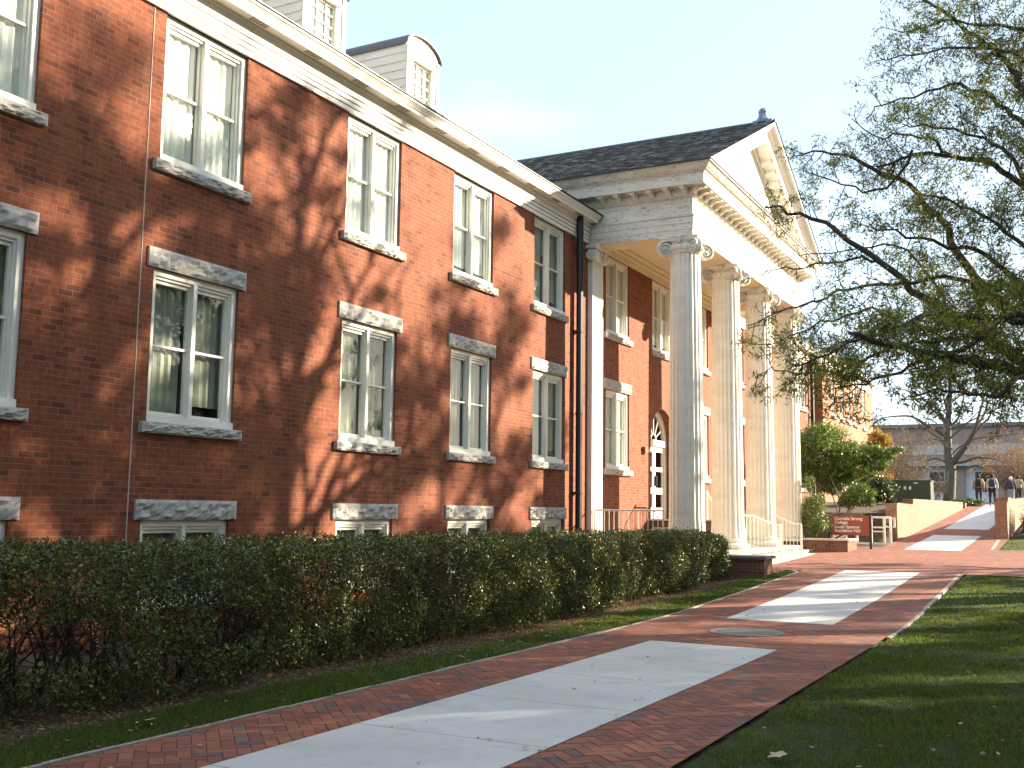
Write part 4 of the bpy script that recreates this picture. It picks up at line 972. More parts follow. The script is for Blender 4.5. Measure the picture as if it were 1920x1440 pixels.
for (h0, uv, d0, d1, r0, r1, leafy, tl) in LIMBS:
    P = [px(u, v, d0+(d1-d0)*i/(len(uv)-1)) for i, (u, v) in enumerate(uv)]
    if uv[0][0] >= 1925: P = [tz(max(h0, P[0].z-T0.z-1.2)), tz(max(h0, P[0].z-T0.z-1.2)).lerp(P[0], .5)+Vector((0, 0, .15))]+P; 
    P = smoothp(P, 3); P = [p+Vector((W.r.gauss(0, .025), W.r.gauss(0, .025), W.r.gauss(0, .02))) for p in P]
    W.limb(P, r0*.95, r1, 7)
    W.twigs(P, r0, .19, tl, .85, leafy, 2, .02, (6 if leafy > .85 else 5), .009, .15)
# limbs on the far side of the trunk, outside the frame: they matter for the shade
for k in range(9):
    w = W.r.uniform(-1.4, 1.9); h = W.r.uniform(4, 12); P = W.wobble(tz(h), (math.cos(w), math.sin(w), .45), W.r.uniform(3.5, 5.5), 7, .16, .02); W.limb(P, .09, .015, 6); W.twigs(P, .1, .4, 1.1, .9, .8, 2, .05, 5, .012, .2)
finish(W, 'oak_tree', T0, 'large oak with dark limbs and narrow green leaves reaching in at the right', 'tree', None, OAK, OAK_Y, .25, .068, .25, alt2=OAK_B, pb=.08, droop=.35)

# ---- trees outside the frame on the sunny side; their shadows fall on the facade, hedge and path
def shade_tree(x, y, H, R, seed, leafy, label, clumps=4, cn=190, cr=.30, z0=None, leaf_n=6, low=.28, lsize=.13, trunk=.26, every=.55, nl=13, forks=True):
    W = Wood(seed); B = Vector((x, y, zt(x, y))); r = W.r; W.sp = .14
    top = W.wobble(B+Vector((0, 0, -.1)), (r.uniform(-.05, .05), r.uniform(-.05, .05), 1), H, 10, .045, .05); W.limb(top, trunk, .03, 9)
    for k in range(nl):
        t = low+(.95-low)*(k+.5)/nl; f = t*10; i = min(int(f), 9); p = top[i].lerp(top[i+1], f-i); w = k*2.4+r.uniform(-.4, .4)
        L = R*(1.2-.55*(t-low)/(1-low))*r.uniform(.8, 1.2); P = W.wobble(p, (math.cos(w), math.sin(w), r.uniform(.5, 1.7)), L, 7, .13, .03)
        rr = trunk*(.55-.3*t); W.limb(P, rr, .014, 6)
        if forks:
            for q in (2, 3, 4, 5):
                d = (P[q+1]-P[q]).normalized(); o = d.orthogonal(); o.rotate(Quaternion(d, r.uniform(0, 6.28))); P2 = W.wobble(P[q], d*.8+o*.7+Vector((0, 0, .15)), L*.5, 5, .14, .03); W.limb(P2, rr*.5, .01, 5); W.twigs(P2, 0, every, 1.0, .9, leafy, 1, .05, leaf_n, .014)
        W.twigs(P, 0, every, 1.15, .9, leafy, 1, .05, leaf_n, .014)
        for q in range(clumps):
            if r.random() > .8: continue
            f_ = r.uniform(.35, 1)*(len(P)-1); j_ = min(int(f_), len(P)-2); c_ = P[j_].lerp(P[j_+1], f_-j_)+Vector((r.gauss(0, .45), r.gauss(0, .45), r.gauss(.1, .3))); R_ = cr*r.uniform(.5, 1.5)
            m_ = int(cn*(R_/cr)**2); g_ = rng.normal(0, 1, (m_, 3))*np.array([R_, R_, R_*.6])*.55+np.array(c_); W.sites += [tuple(v) for v in g_]
            W.tw.tube([P[j_], P[j_].lerp(c_, .6), c_], [.02, .014, .008], 4, caps=False)
    return finish(W, 'shade_tree', B, label, 'tree', 'trees along the sunny side of the lawn', OAK, OAK_Y, .2, lsize, .4, droop=.2)
shade_tree(3.3, 26.1, 14.5, 4.0, 108, .12, 'tree nearest the plaza on the sunny lawn, sparse crown', clumps=3, leaf_n=5, low=.34, nl=18, trunk=.36, lsize=.15)
shade_tree(5.6, 24.2, 14.5, 4.4, 102, .25, 'broad leafy tree right of the lawn, second from the plaza', clumps=3, leaf_n=3, low=.42, nl=17, lsize=.17, trunk=.38)
shade_tree(9.5, 33.6, 16.5, 4.6, 101, .15, 'tall thinly leaved tree across the plaza corner', clumps=5, leaf_n=5, low=.2, nl=16, trunk=.40, lsize=.17)
shade_tree(13.5, 25.0, 16, 5.2, 103, .6, 'dense leafy tree far right of the lawn', clumps=8, leaf_n=10, low=.12, nl=20, lsize=.2, cr=.5)
shade_tree(9.0, 17.5, 15, 5.0, 104, .6, 'dense leafy tree close to the camera side of the lawn', clumps=8, leaf_n=10, low=.12, nl=20, lsize=.2, cr=.5)
shade_tree(10.5, 10.8, 14, 5.2, 105, .6, 'low crowned tree at the near end of the lawn', clumps=8, leaf_n=10, low=.1, nl=20, lsize=.2, cr=.5)
shade_tree(7.0, 35.3, 15.5, 4.0, 106, .2, 'slim thinly leaved tree beyond the plaza', clumps=5, every=.5, leaf_n=6, low=.15, nl=18, lsize=.15, cr=.32)
shade_tree(10.5, 41.0, 16, 3.2, 109, .2, 'slender tree farthest from the camera on the sunny side', clumps=4, every=.5, leaf_n=6, low=.3, nl=15, lsize=.15, cr=.3)
shade_tree(17.5, 33.5, 18, 5.5, 107, .5, 'leafy tree standing well back from the lawn', clumps=5, leaf_n=8, nl=18, lsize=.2, cr=.5)
for (x, y, sd_, lb) in ((3.5, -1.5, 110, 'unseen dense tree added just behind and right of the camera position to block sky light'), (10.5, 2.5, 111, 'unseen dense tree added right of the camera at the lawn corner to block sky light'), (-3.5, -9, 112, 'unseen dense tree added behind the camera beside the path to block sky light'), (15, 12, 113, 'unseen tall dense tree added in the second row across the lawn to block sky light')):  # added out of view to block sky light from behind and right
    shade_tree(x, y, 15, 5.0, sd_, .6, lb, clumps=9, leaf_n=10, low=.14, nl=20, lsize=.24, cr=.55)
shade_tree(14.5, 20.3, 15, 5.0, 114, .6, 'unseen dense low branched tree added in the second row to shade the near lawn', clumps=9, leaf_n=10, low=.12, nl=20, lsize=.22, cr=.55)  # added out of view to darken the foreground lawn
# unseen hall added across the lawn, right of the frame, to block low sky light
op = empty('sky_block_hall', (33, 18, -1.6), 'unseen long brick hall added across the lawn to block low sky light, with two rows of windows', 'building')
mb = MB(); mb.box(33, 46, -30, 62, -1.9, 9.0); o = mb.build('wall', BRICK_DARK); adopt(o, op)
mb = MB(); mb.box(32.6, 46.4, -30.4, 62.4, 9.001, 9.5); o = mb.build('roof', FIRMROOF); adopt(o, op)
for yy in np.arange(-26, 60, 4.2):
    for zz in (.4, 4.6): mb = MB(); mb.box(32.95, 32.999, yy, yy+1.5, zz, zz+2.4); o = mb.build('window', TRIMW); adopt(o, op)

# ---------------------------------------------------------------- hedge
def hedge():
    r = random.Random(9); y0, y1 = 2.5, 24.3; e = empty('hedge', (-7.9, 13, -1.69), 'long dark green clipped hedge in front of the brick wall', 'hedge')
    n = 330000; y = rng.uniform(y0, y1, n); xf = -7.22 + .10*np.sin(y*1.9+.4)+.09*np.sin(y*.83+2)+.05*np.sin(y*4.1); xb = -8.75+.08*np.sin(y*2.3)
    zgr = -1.69 + .12*np.clip((y-17)/8, 0, 1); ztop = -.36 - .004*(y-5) - .10*np.clip((y-22.4)/1.6, 0, 1)**2*2 + .045*np.sin(y*3.1)+.03*np.sin(y*7.3)
    # sample on front, top or back skin with depth falloff
    vol = rng.random(n) < .16; k = rng.random(n); dep = np.abs(rng.normal(0, .11, n)); u = rng.random(n)
    X = np.empty(n); Z = np.empty(n); F = k < .66; T = (k >= .66) & (k < .93); Bk = k >= .93
    lump = .10*np.sin(y*6.3+np.sin(u*9)*1.5)*np.sin(u*11+y*2.1)
    zf = zgr+.04+(ztop-zgr-.04)*u; rnd = np.clip((u-.84)/.16, 0, 1)**2*.14; base = np.clip((.22-u)/.22, 0, 1)*.10
    X[F] = (xf-dep+lump-rnd-base)[F]; Z[F] = zf[F]
    X[T] = (xb+(xf-.05-xb)*u)[T]; edge = np.minimum(u, 1-u); Z[T] = (ztop-dep*.8-np.clip(.12-edge, 0, 1)*.8)[T]
    X[Bk] = (xb+dep)[Bk]; Z[Bk] = zf[Bk]
    X[vol] = rng.uniform(xb+.15, xf-.12)[vol]; zv = rng.uniform(-1.05, ztop-.06); Z[vol] = zv[vol]
    Z += rng.normal(0, .018, n); X += rng.normal(0, .015, n)
    # end taper at the far end and irregular gaps low down on the near part
    far = y > 23.7; X[far] = -7.98+(X[far]+7.98)*np.sqrt(np.clip((24.35-y[far])/.65, 0.02, 1))
    gap = np.sin(y*2.7+1)*np.sin(Z*5.5+y*1.3)+.45*np.sin(y*7.7)*np.sin(Z*9)+rng.normal(0, .18, n)
    thin = np.clip((11.0-y)/7, 0, 1)*.55*np.clip((-.72-Z)/.3, 0, 1)+.05
    drop = (gap > 1.3-thin*1.1) & F & ~vol; keep = ~drop
    drop2 = (np.abs(Z+1.12) < .17) & (y < 9.3) & (np.sin(y*3.3+.7) > .25) ; keep &= ~drop2
    keep &= ~((Bk | T) & (y < 9.5) & (Z < -.8))
    C = np.column_stack([X, y, Z])[keep]; m = len(C)
    V = leaf_quads(C, rng.choice([.022, .03, .038, .05], (m, 1), p=[.3, .35, .25, .1]), .58, bias=np.array([[.5, -.2, .35]]), bw=.25)
    c = leafcol(m, (.070, .090, .016), .6, (.20, .23, .045), .2, (.16, .085, .04), .05)
    br = rng.random(m) < np.clip(.5*np.sin(C[:, 1]*.9+4)*np.clip((C[:, 2]+1.15)/.6, 0, 1)*np.clip((-.42-C[:, 2])/.2, 0, 1), 0, .15); c[br] = np.array([.13, .065, .035])*rng.uniform(.6, 1.3, (br.sum(), 1))
    o = np_mesh('foliage', V, 4, c, HLEAF); adopt(o, e)
    tw = MB()
    for k in range(330):
        yy = y0+(y1-y0-.3)*(k+r.random())/330; xx = r.uniform(-8.5, -7.45)
        p = Vector((xx, yy, -1.72)); 
        for j in range(2):
            d = Vector((r.gauss(0, .28), r.gauss(0, .28), 1)); pts = [p]; L = r.uniform(.9, 1.3)
            for q in range(5):
                d = (d+Vector((r.gauss(0, .16), r.gauss(0, .16), 0))).normalized(); pts.append(pts[-1]+d*L/5)
            pts = [Vector((min(q.x, -7.34), q.y, min(q.z, -.36))) for q in pts]
            tw.tube(pts, [.013, .011, .009, .007, .005, .003], 4, caps=False)
            for q in range(1, 6):
                for _ in range(3):
                    d2 = Vector((r.gauss(.2, .8), r.gauss(0, .8), r.gauss(.25, .5))).normalized(); a = pts[q]; l = r.uniform(.12, .38); b2 = a+d2*l
                    b2 = Vector((min(b2.x, -7.16), b2.y, min(b2.z, -.27-.004*(b2.y-5)))); tw.tube([a, a.lerp(b2, .5)+Vector((0, 0, .01)), b2], [.005, .0035, .002], 3, caps=False)
    o = tw.build('stems', bark_mat('hedge_stem', (.06, .045, .032))); adopt(o, e)
hedge()

# ---------------------------------------------------------------- right end of the portico: planter, shrubs, sign, fence
def box_thing(name, label, cat, parts, loc):
    e = empty(name, loc, label, cat)
    for (pn, mbx, mat) in parts: o = mbx.build(pn, mat); adopt(o, e)
    return e
a = MB(); a.box(-7.85, -6.42, 33.7, 33.95, -1.4, -.80); a.box(-6.66, -6.42, 33.951, 35.2, -1.4, -.80)
b = MB(); b.box(-7.9, -6.37, 33.65, 34.0, -.799, -.745); b.box(-6.70, -6.37, 34.001, 35.25, -.799, -.745)
s_ = MB(); s_.box(-8.9, -6.661, 33.951, 35.2, -1.3, -.86)
box_thing('brick_planter', 'low brick planter with pale coping at the right end of the portico', 'planter', [('wall', a, BRICK_DARK), ('coping', b, STEP), ('soil', s_, SOIL)], (-7.1, 34.2, zg(34)))
# sign on two black posts
sg = empty('campus_sign', (-6.7, 35.6, zg(35.6)), 'dark red campus sign with white lettering on two black posts', 'sign')
for x in (-7.34, -6.06): mb = MB(); mb.box(x-.035, x+.035, 35.565, 35.635, -1.35, .0); o = mb.build('post', IRON); adopt(o, sg)
mb = MB(); mb.box(-7.30, -6.10, 35.555, 35.60, -.66, -.035); o = mb.build('board', plain_mat('sign_red', (.30, .055, .03), .55, var=.05)); adopt(o, sg)
def text(body, x, z, size, parent):
    cu = bpy.data.curves.new('text', 'FONT'); cu.body = body; cu.size = size; cu.extrude = .002; cu.offset = size*.022
    o = bpy.data.objects.new('tmp', cu); COL.objects.link(o); dg = bpy.context.evaluated_depsgraph_get(); dg.update()
    me = bpy.data.meshes.new_from_object(o.evaluated_get(dg)); bpy.data.objects.remove(o)
    me.materials.clear(); t = link('lettering', me, RAILW); t.rotation_euler = (math.pi/2, 0, 0); t.location = (x, 35.552, z); adopt(t, parent)
for body, z in (('Cornelia Strong', -.175), ('College', -.295), ('South Spencer', -.435), ('Residence Hall', -.555)): text(body, -7.17, z, .135, sg)
# white wooden fence and stair rail of the sunken entry
fe = empty('white_fence', (-6.6, 38.4, zg(38.4)), 'low white square-framed railing behind the red sign beside the brick wall', 'fence')
mb = MB(); Y = 38.3
def bar(x0, z0, x1, z1, t=.035, y=Y):
    d = Vector((x1-x0, 0, z1-z0)).normalized(); n_ = Vector((-d.z, 0, d.x))*t; P = [Vector((x0, y, z0))+n_, Vector((x1, y, z1))+n_, Vector((x1, y, z1))-n_, Vector((x0, y, z0))-n_]
    mb.add([(p.x, y-.03, p.z) for p in P]+[(p.x, y+.03, p.z) for p in P], [(0, 1, 2, 3), (7, 6, 5, 4), (0, 4, 5, 1), (1, 5, 6, 2), (2, 6, 7, 3), (3, 7, 4, 0)])
zb_ = -1.0
for x in (-7.75, -7.35, -6.98, -6.5, -6.08, -5.87): bar(x, zb_, x, -.06 if x > -7.2 else -.42)
bar(-6.98, -.08, -5.84, -.08, y=Y-.008); bar(-6.5, -.42, -6.08, -.42, .03, Y+.006); bar(-6.98, -.56, -6.1, -.56, .025, Y-.006); bar(-7.75, zb_+.02, -5.87, zb_+.02, .04, Y+.008)
bar(-7.8, -.82, -7.1, -.42, .03, Y-.07); bar(-7.8, -.95, -6.98, -.52, .03, Y-.075)
o = mb.build('frame', RAILW); adopt(o, fe)
mb = MB(); mb.box(-6.05, -5.68, 38.05, 38.10, -.42, -.37); mb.box(-6.05, -5.68, 38.05, 38.10, -.13, -.08); mb.box(-6.05, -6.0, 38.05, 38.10, -.37, -.13); mb.box(-5.73, -5.68, 38.05, 38.10, -.37, -.13); mb.box(-6.0, -5.95, 38.101, 38.25, -.4, -.36)
o = mb.build('gate_end', RAILW); adopt(o, fe)
# retaining walls of the ramp
def ramp_wall(name, label, segs, loc, coping=None):
    e = empty(name, loc, label, 'wall', 'brick walls flanking the ramp'); mb = MB()
    for (x0, x1, y0, y1, z0, z1a, z1b) in segs:
        mb.add([(x0, y0, z0), (x1, y0, z0), (x1, y1, z0), (x0, y1, z0), (x0, y0, z1a), (x1, y0, z1a), (x1, y1, z1b), (x0, y1, z1b)], [(0, 3, 2, 1), (4, 5, 6, 7), (0, 1, 5, 4), (1, 2, 6, 5), (2, 3, 7, 6), (3, 0, 4, 7)])
    o = mb.build('brickwork', BRICK_RAMP); adopt(o, e)
    mb = MB()
    for (x0, x1, y0, y1, z0, z1a, z1b) in segs:
        x0 -= .012; x1 += .012; c_ = .065
        mb.add([(x0, y0-.012, z1a+.001), (x1, y0-.012, z1a+.001), (x1, y1, z1b+.001), (x0, y1, z1b+.001), (x0, y0-.012, z1a+c_), (x1, y0-.012, z1a+c_), (x1, y1, z1b+c_), (x0, y1, z1b+c_)], [(0, 3, 2, 1), (4, 5, 6, 7), (0, 1, 5, 4), (1, 2, 6, 5), (2, 3, 7, 6), (3, 0, 4, 7)])
    o = mb.build('coping', BRICK_RAMP); adopt(o, e)
ramp_wall('brick_retaining_wall', 'long brick retaining wall rising along the left side of the ramp', [(-6.27, -5.88, 39.9, 44.0, -1.4, .36, .36), (-6.27, -5.88, 44.001, 63, -1.1, .57, .68), (-6.3, -5.86, 64.2, 64.8, -.3, .66, .66)], (-6.1, 40, -.95))
ramp_wall('brick_retaining_wall', 'short brick wall end on the right side of the ramp by the small lawn', [(-2.87, -2.46, 41.9, 42.6, -1.2, .46, .46), (-2.87, -2.46, 42.601, 48.0, -1.1, .62, .62), (-2.87, -2.46, 48.001, 63, -.8, .62, .95)], (-2.66, 41.9, -.8))
# green transformer cabinet
tc_ = empty('utility_cabinet', (-7.05, 52.4, .5), 'dark green metal utility cabinet behind the left ramp wall', 'utility box')
GRN = plain_mat('cabinet_green', (.045, .075, .05), .45, .1); mb = MB(); mb.box(-7.93, -6.17, 51.9, 53.0, .35, 1.55); o = mb.build('body', GRN); adopt(o, tc_)
mb = MB(); mb.box(-7.97, -6.13, 51.86, 53.04, 1.551, 1.60); o = mb.build('lid', GRN); adopt(o, tc_)
for x in (-7.27, -7.05): mb = MB(); mb.box(x-.05, x+.05, 51.893, 51.899, 1.17, 1.32); mb.box(x-.035, x+.035, 51.889, 51.8925, 1.19, 1.25); o = mb.build('warning_label', RAILW); adopt(o, tc_)
mb = MB(); mb.box(-6.9, -6.72, 51.893, 51.899, 1.44, 1.50); o = mb.build('nameplate', RAILW); adopt(o, tc_)
mb = MB(); mb.box(-7.09, -7.03, 51.88, 51.899, .95, .98); mb.box(-7.052, -7.048, 51.896, 51.8995, .4, 1.5); o = mb.build('handle', IRON); adopt(o, tc_)

# shrubs and small trees
def leafy(name, label, cat, stems, blobs, base, alt, pa, size, n, seed, aspect=.45, leafm=HLEAF, bark=BARK3, group=None, alt2=None, pb=0, droop=.1):
    """stems: list of polylines (start radius); blobs: (centre, radii, weight)"""
    r = random.Random(seed); loc = Vector(stems[0][0][0]); e = empty(name, loc, label, cat, group)
    mb = MB()
    for P, r0 in stems: P = smoothp([Vector(p) for p in P], 3); mb.tube([p+Vector((r.gauss(0, .012), r.gauss(0, .012), 0)) for p in P], list(np.linspace(r0, r0*.3, len(P))), 6)
    for (c, R_, w) in blobs:                              # inner twigs carry the clumps
        for k in range(int(14*w)):
            d = Vector((r.gauss(0, 1), r.gauss(0, 1), r.gauss(0, .8))).normalized(); q = Vector(c)+Vector((d.x*R_[0], d.y*R_[1], d.z*R_[2]))*.9
            s0 = Vector(c)+Vector((0, 0, -R_[2]*.7)); mb.tube([s0, s0.lerp(q, .5)+Vector((0, 0, .05)), q], [.014, .009, .004], 4, caps=False)
    o = mb.build('stems', bark, smooth=True); adopt(o, e)
    W_ = sum(b[2] for b in blobs); Cs = []
    for (c, R_, w) in blobs:
        m = int(n*w/W_); k = max(3, int(26*w)); cc = unit(rng.normal(size=(k, 3)))*rng.uniform(.55, 1.0, (k, 1))*np.array(R_); pick = rng.integers(0, k, m)
        Cs.append(np.array(c)+cc[pick]+rng.normal(0, 1, (m, 3))*np.array(R_)*.17)
    C = np.concatenate(Cs); V = leaf_quads(C, size, aspect, droop=droop); o = np_mesh('foliage', V, 4, leafcol(len(C), base, .45, alt, pa, alt2, pb), leafm); adopt(o, e)
    return e
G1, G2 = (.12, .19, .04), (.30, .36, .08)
y_ = 41.6
def q3(u, v, d): p = px(u, v, 1); return p*(d/p.y)
b0 = q3(1600, 975, 40.5)
leafy('evergreen_tree', 'broad glossy evergreen small tree beside the far end of the portico', 'tree',
      [([q3(1570, 985, 40.8), q3(1575, 945, 40.8), q3(1560, 900, 41), q3(1545, 860, 41.2)], .05), ([q3(1582, 985, 41), q3(1598, 940, 41.2), q3(1625, 900, 41.4), q3(1655, 865, 41.6), q3(1672, 850, 41.8)], .045), ([q3(1590, 985, 41), q3(1600, 930, 41.6), q3(1615, 880, 42), q3(1610, 850, 42)], .04), ([q3(1576, 985, 41), q3(1560, 930, 41.2), q3(1530, 890, 41)], .035)],
      [(q3(1548, 838, 41.5), (1.0, 1.0, .9), 2.4), (q3(1520, 880, 41.3), (.7, .9, .85), 1.5), (q3(1600, 860, 41.8), (.9, .9, .65), 1.6), (q3(1565, 895, 41.6), (.75, .7, .55), 1.1), (q3(1640, 862, 41.9), (.55, .6, .42), 1.0), (q3(1675, 852, 42), (.42, .5, .25), .5), (q3(1620, 885, 41.4), (.35, .5, .3), .4), (q3(1525, 830, 42), (.5, .6, .5), .8)],
      G1, G2, .25, .10, 60000, 5)
leafy('evergreen_shrub', 'rounded glossy shrub behind the red sign', 'shrub', [([q3(1596, 992, 40), q3(1598, 960, 40), q3(1600, 930, 40)], .025)],
      [(q3(1612, 930, 40.2), (.5, .5, .38), 1.4), (q3(1590, 940, 40.4), (.35, .4, .25), .6)], G1, G2, .15, .08, 12000, 6)
leafy('evergreen_shrub', 'dark shrub left of the green utility cabinet', 'shrub', [([q3(1655, 955, 47), q3(1655, 930, 47), q3(1655, 905, 47)], .03)],
      [(q3(1650, 918, 47.4), (.5, .5, .5), 1.2), (q3(1668, 925, 48), (.4, .5, .45), .8), (q3(1628, 915, 48), (.4, .4, .5), .7)], (.05, .085, .03), G2, .12, .09, 13000, 7)
leafy('yellow_shrub', 'yellow and orange leaved shrub beyond the evergreen tree', 'shrub', [([q3(1645, 945, 56), q3(1646, 900, 56), q3(1648, 850, 56)], .04)],
      [(q3(1646, 830, 56.5), (.55, .6, .6), 1.2), (q3(1640, 890, 56.5), (.8, .6, .9), 1.0)], (.30, .22, .04), (.36, .16, .03), .3, .1, 9000, 8, leafm=LEAF)
leafy('bamboo_shrub', 'upright feathery green shrub growing from the brick planter', 'shrub', [([q3(1525, 1014, 34.6), q3(1526, 960, 34.6), q3(1524, 905, 34.6)], .014), ([q3(1535, 1014, 34.7), q3(1540, 960, 34.7), q3(1550, 930, 34.7)], .012), ([q3(1515, 1014, 34.7), q3(1508, 970, 34.8), (q3(1512, 930, 34.8))], .012)],
      [(q3(1526, 985, 34.7), (.42, .4, .33), 1.5), (q3(1528, 945, 34.7), (.3, .35, .38), 1.2), (q3(1519, 908, 34.7), (.17, .2, .22), .4), (q3(1548, 985, 34.8), (.2, .3, .3), .5), (q3(1508, 960, 34.8), (.2, .3, .4), .5)], (.10, .15, .035), G2, .3, .085, 12000, 9, aspect=.22, droop=.4)
leafy('low_shrub', 'low green plants at the top of the ramp', 'shrub', [([q3(1812, 950, 66), q3(1812, 945, 66)], .02)], [(q3(1820, 943, 67), (.65, .6, .22), 1), (q3(1795, 941, 68), (.5, .6, .2), .7)], (.10, .15, .05), G2, .3, .1, 3500, 10)
leafy('shaded_shrub', 'hedge mass with shade put into its dark leaf colour, right of the short brick wall', 'shrub', [([q3(1918, 1000, 44), q3(1920, 965, 44)], .03)], [((-1.55, 44.3, -.1), (.55, .7, .75), 1), ((-.6, 44.6, -.1), (.7, .7, .75), 1), ((-1.3, 46.5, .1), (.6, .9, .7), 1)], (.02, .032, .014), (.05, .06, .02), .1, .08, 16000, 11)  # leaf colour darkened to stand in for shade

# bare bushes near the far building
def bare_bush(name, label, c, R, H, n, seed, mat, leafc=None, ln=0):
    W = Wood(seed); B = Vector(c)
    for k in range(n):
        w = W.r.uniform(0, 6.28); P = W.wobble(B+Vector((math.cos(w), math.sin(w), 0))*R*.25*W.r.random(), (math.cos(w)*.5, math.sin(w)*.5, 1.4), H*W.r.uniform(.7, 1.1), 6, .12, .03); W.limb(P, .022, .006, 4)
        W.twigs(P, 0, .3, R*.55, .8, 1 if ln else 0, 1, .1, ln, .010, .2)
    return finish(W, name, B, label, 'bush', None, leafc or (.2, .12, .06), (.3, .16, .07), .3, .09, .5, bark=mat, twig=mat)
def gnd(x, y): return (x, y, zt(x, y)-.02)
bare_bush('bare_bush', 'pale grey leafless bush in front of the big bare tree trunk', gnd(-8.1, 70), 1.0, 2.5, 22, 201, BARK3)
bare_bush('bare_bush', 'tall bare brownish bush behind the utility cabinet', gnd(-10.2, 74), 1.9, 5.2, 24, 202, BARK3, (.16, .10, .06), 2)
bare_bush('bare_bush', 'wide russet twiggy thicket between the bare tree and the long low building', gnd(-4.5, 92), 3.2, 5.0, 30, 204, BARK3, (.30, .17, .09), 4)
bare_bush('bare_bush', 'brown twiggy bush left of the cabinet near the yellow shrub', gnd(-12.6, 78), 2.2, 5.6, 24, 203, BARK3, (.17, .10, .06), 3)
# the big bare tree with a few russet leaves
W = Wood(77); D = 80
def q3d(u, v): return q3(u, v, D)
BT = q3d(1779, 947); BT.z = zt(BT.x, BT.y)-.1
TP = [BT, q3d(1781, 915), q3d(1783, 880), q3d(1779, 862), q3d(1777, 830), q3d(1777, 800), q3d(1779, 770), q3d(1782, 735), q3d(1781, 700), q3d(1784, 660)]
W.limb(smoothp(TP, 2), .42, .07, 10)
def lim(uv, r0, dy=0, tw=1.2, leaf=.0, r1=.02):
    P = smoothp([q3(u, v, D+dy*i/(len(uv)-1)) for i, (u, v) in enumerate(uv)], 3); W.limb(P, r0, r1, 6); W.twigs(P, 0, .55, tw, .8, leaf, 1, .05, 5, .016, .25)
lim([(1783, 872), (1800, 850), (1815, 830), (1828, 805), (1835, 780), (1845, 745), (1856, 710)], .26, -2); lim([(1815, 830), (1838, 800), (1856, 780), (1868, 745), (1875, 715)], .12, 2); lim([(1828, 805), (1848, 770), (1850, 740), (1842, 700)], .10, 3)
lim([(1777, 822), (1755, 805), (1738, 798), (1712, 782), (1690, 780), (1660, 783), (1632, 795)], .15, -3); lim([(1777, 800), (1762, 780), (1745, 765), (1735, 752), (1722, 748), (1690, 750)], .13, 2)
lim([(1777, 795), (1765, 778), (1748, 755), (1735, 752+0), (1720, 738), (1705, 742), (1680, 758)], .10, -2); lim([(1779, 780), (1772, 755), (1765, 725), (1760, 700)], .1, 2); lim([(1780, 800), (1796, 785), (1803, 762), (1808, 740), (1806, 715)], .1, 1)
lim([(1779, 870), (1765, 862), (1748, 860), (1730, 868)], .12, 2, 1.4, .9); lim([(1786, 868), (1808, 866), (1830, 858), (1860, 860), (1885, 868)], .12, -2, 1.6, 1.0); lim([(1783, 855), (1800, 838), (1830, 822), (1870, 818), (1915, 812)], .09, 2, 1.3, .8)
lim([(1790, 880), (1815, 876), (1835, 872), (1850, 880)], .08, -1, 1.5, 1.0); lim([(1777, 840), (1760, 825), (1735, 822)], .08, 1, 1.2, .8)
for k in range(12):
    w = W.r.uniform(0, 6.28); p = BT+Vector((0, 0, W.r.uniform(3.5, 10))); P = W.wobble(p, (math.cos(w), math.sin(w), .5), W.r.uniform(2.5, 5), 6, .14, .03); W.limb(P, .07, .015, 5); W.twigs(P, 0, .6, 1.3, .8, .5 if p.z < 5.5 else .03, 1, .05, 5, .014, .25)
finish(W, 'bare_tree', BT, 'big nearly leafless tree with some russet leaves at the top of the ramp', 'tree', None, (.30, .13, .05), (.38, .2, .07), .3, .13, .6, bark=bark_mat('hazed_grey_bark', (.15, .125, .10)), twig=bark_mat('hazed_brown_twig', (.14, .095, .07)), leafm=DRY)  # bark and twig colours lightened to imitate distance haze

# ---------------------------------------------------------------- low building at the far end
fb = empty('classroom_building', (-12, 110, 1.0), 'long low building with white panels and brick piers behind the bare tree', 'building')
FBW = plain_mat('panel_white', (.78, .8, .82), .6, var=.08); FBB = brick_mat('hazed_brown_brick', (.48, .33, .27), (.56, .41, .34), (.5, .43, .38)); FBC = plain_mat('grey_concrete_band', (.5, .46, .4), .8)  # building colours paled to stand in for distance haze
def fbp(name, bxs, mat):
    mb = MB(); [mb.box(*b) for b in bxs]; o = mb.build(name, mat); adopt(o, fb); return o
X0, X1 = -46, 30
fbp('wall', [(X0, X1, 112, 124, .5, 8.6)], FBB); fbp('roof_edge', [(X0-.3, X1+.3, 111.6, 124.4, 8.601, 8.95)], plain_mat('dark_roof_edge', (.22, .19, .19), .7))
fbp('canopy', [(X0, X1, 110.2, 111.99, 4.75, 5.25)], FBC); fbp('concrete_band', [(X0, X1, 111.9, 111.999, 5.9, 6.9)], FBC); fbp('ground_wall', [(X0, X1, 111.6, 111.998, 1.3, 4.749)], FBW)
fbp('plinth', [(X0, X1, 109.8, 111.59, .3, 1.25)], plain_mat('dark_plinth', (.10, .10, .10), .8))
for k, x in enumerate(np.arange(-40, 22, 4.1)):
    fbp('pier', [(x, x+1.2, 110.9, 111.58, 1.251, 4.749)], FBB)
    w_ = fbp('window', [(x+2.0, x+3.5, 111.53, 111.59, 2.2, 4.3)], FBW)
    mb = MB(); mb.box(x+2.1, x+3.4, 111.50, 111.529, 2.3, 3.2); mb.box(x+2.1, x+3.4, 111.50, 111.529, 3.28, 4.2); o = mb.build('pane', plain_mat('far_glass', (.05, .06, .07), .15) if k == 0 else bpy.data.materials['far_glass']); o.parent = w_

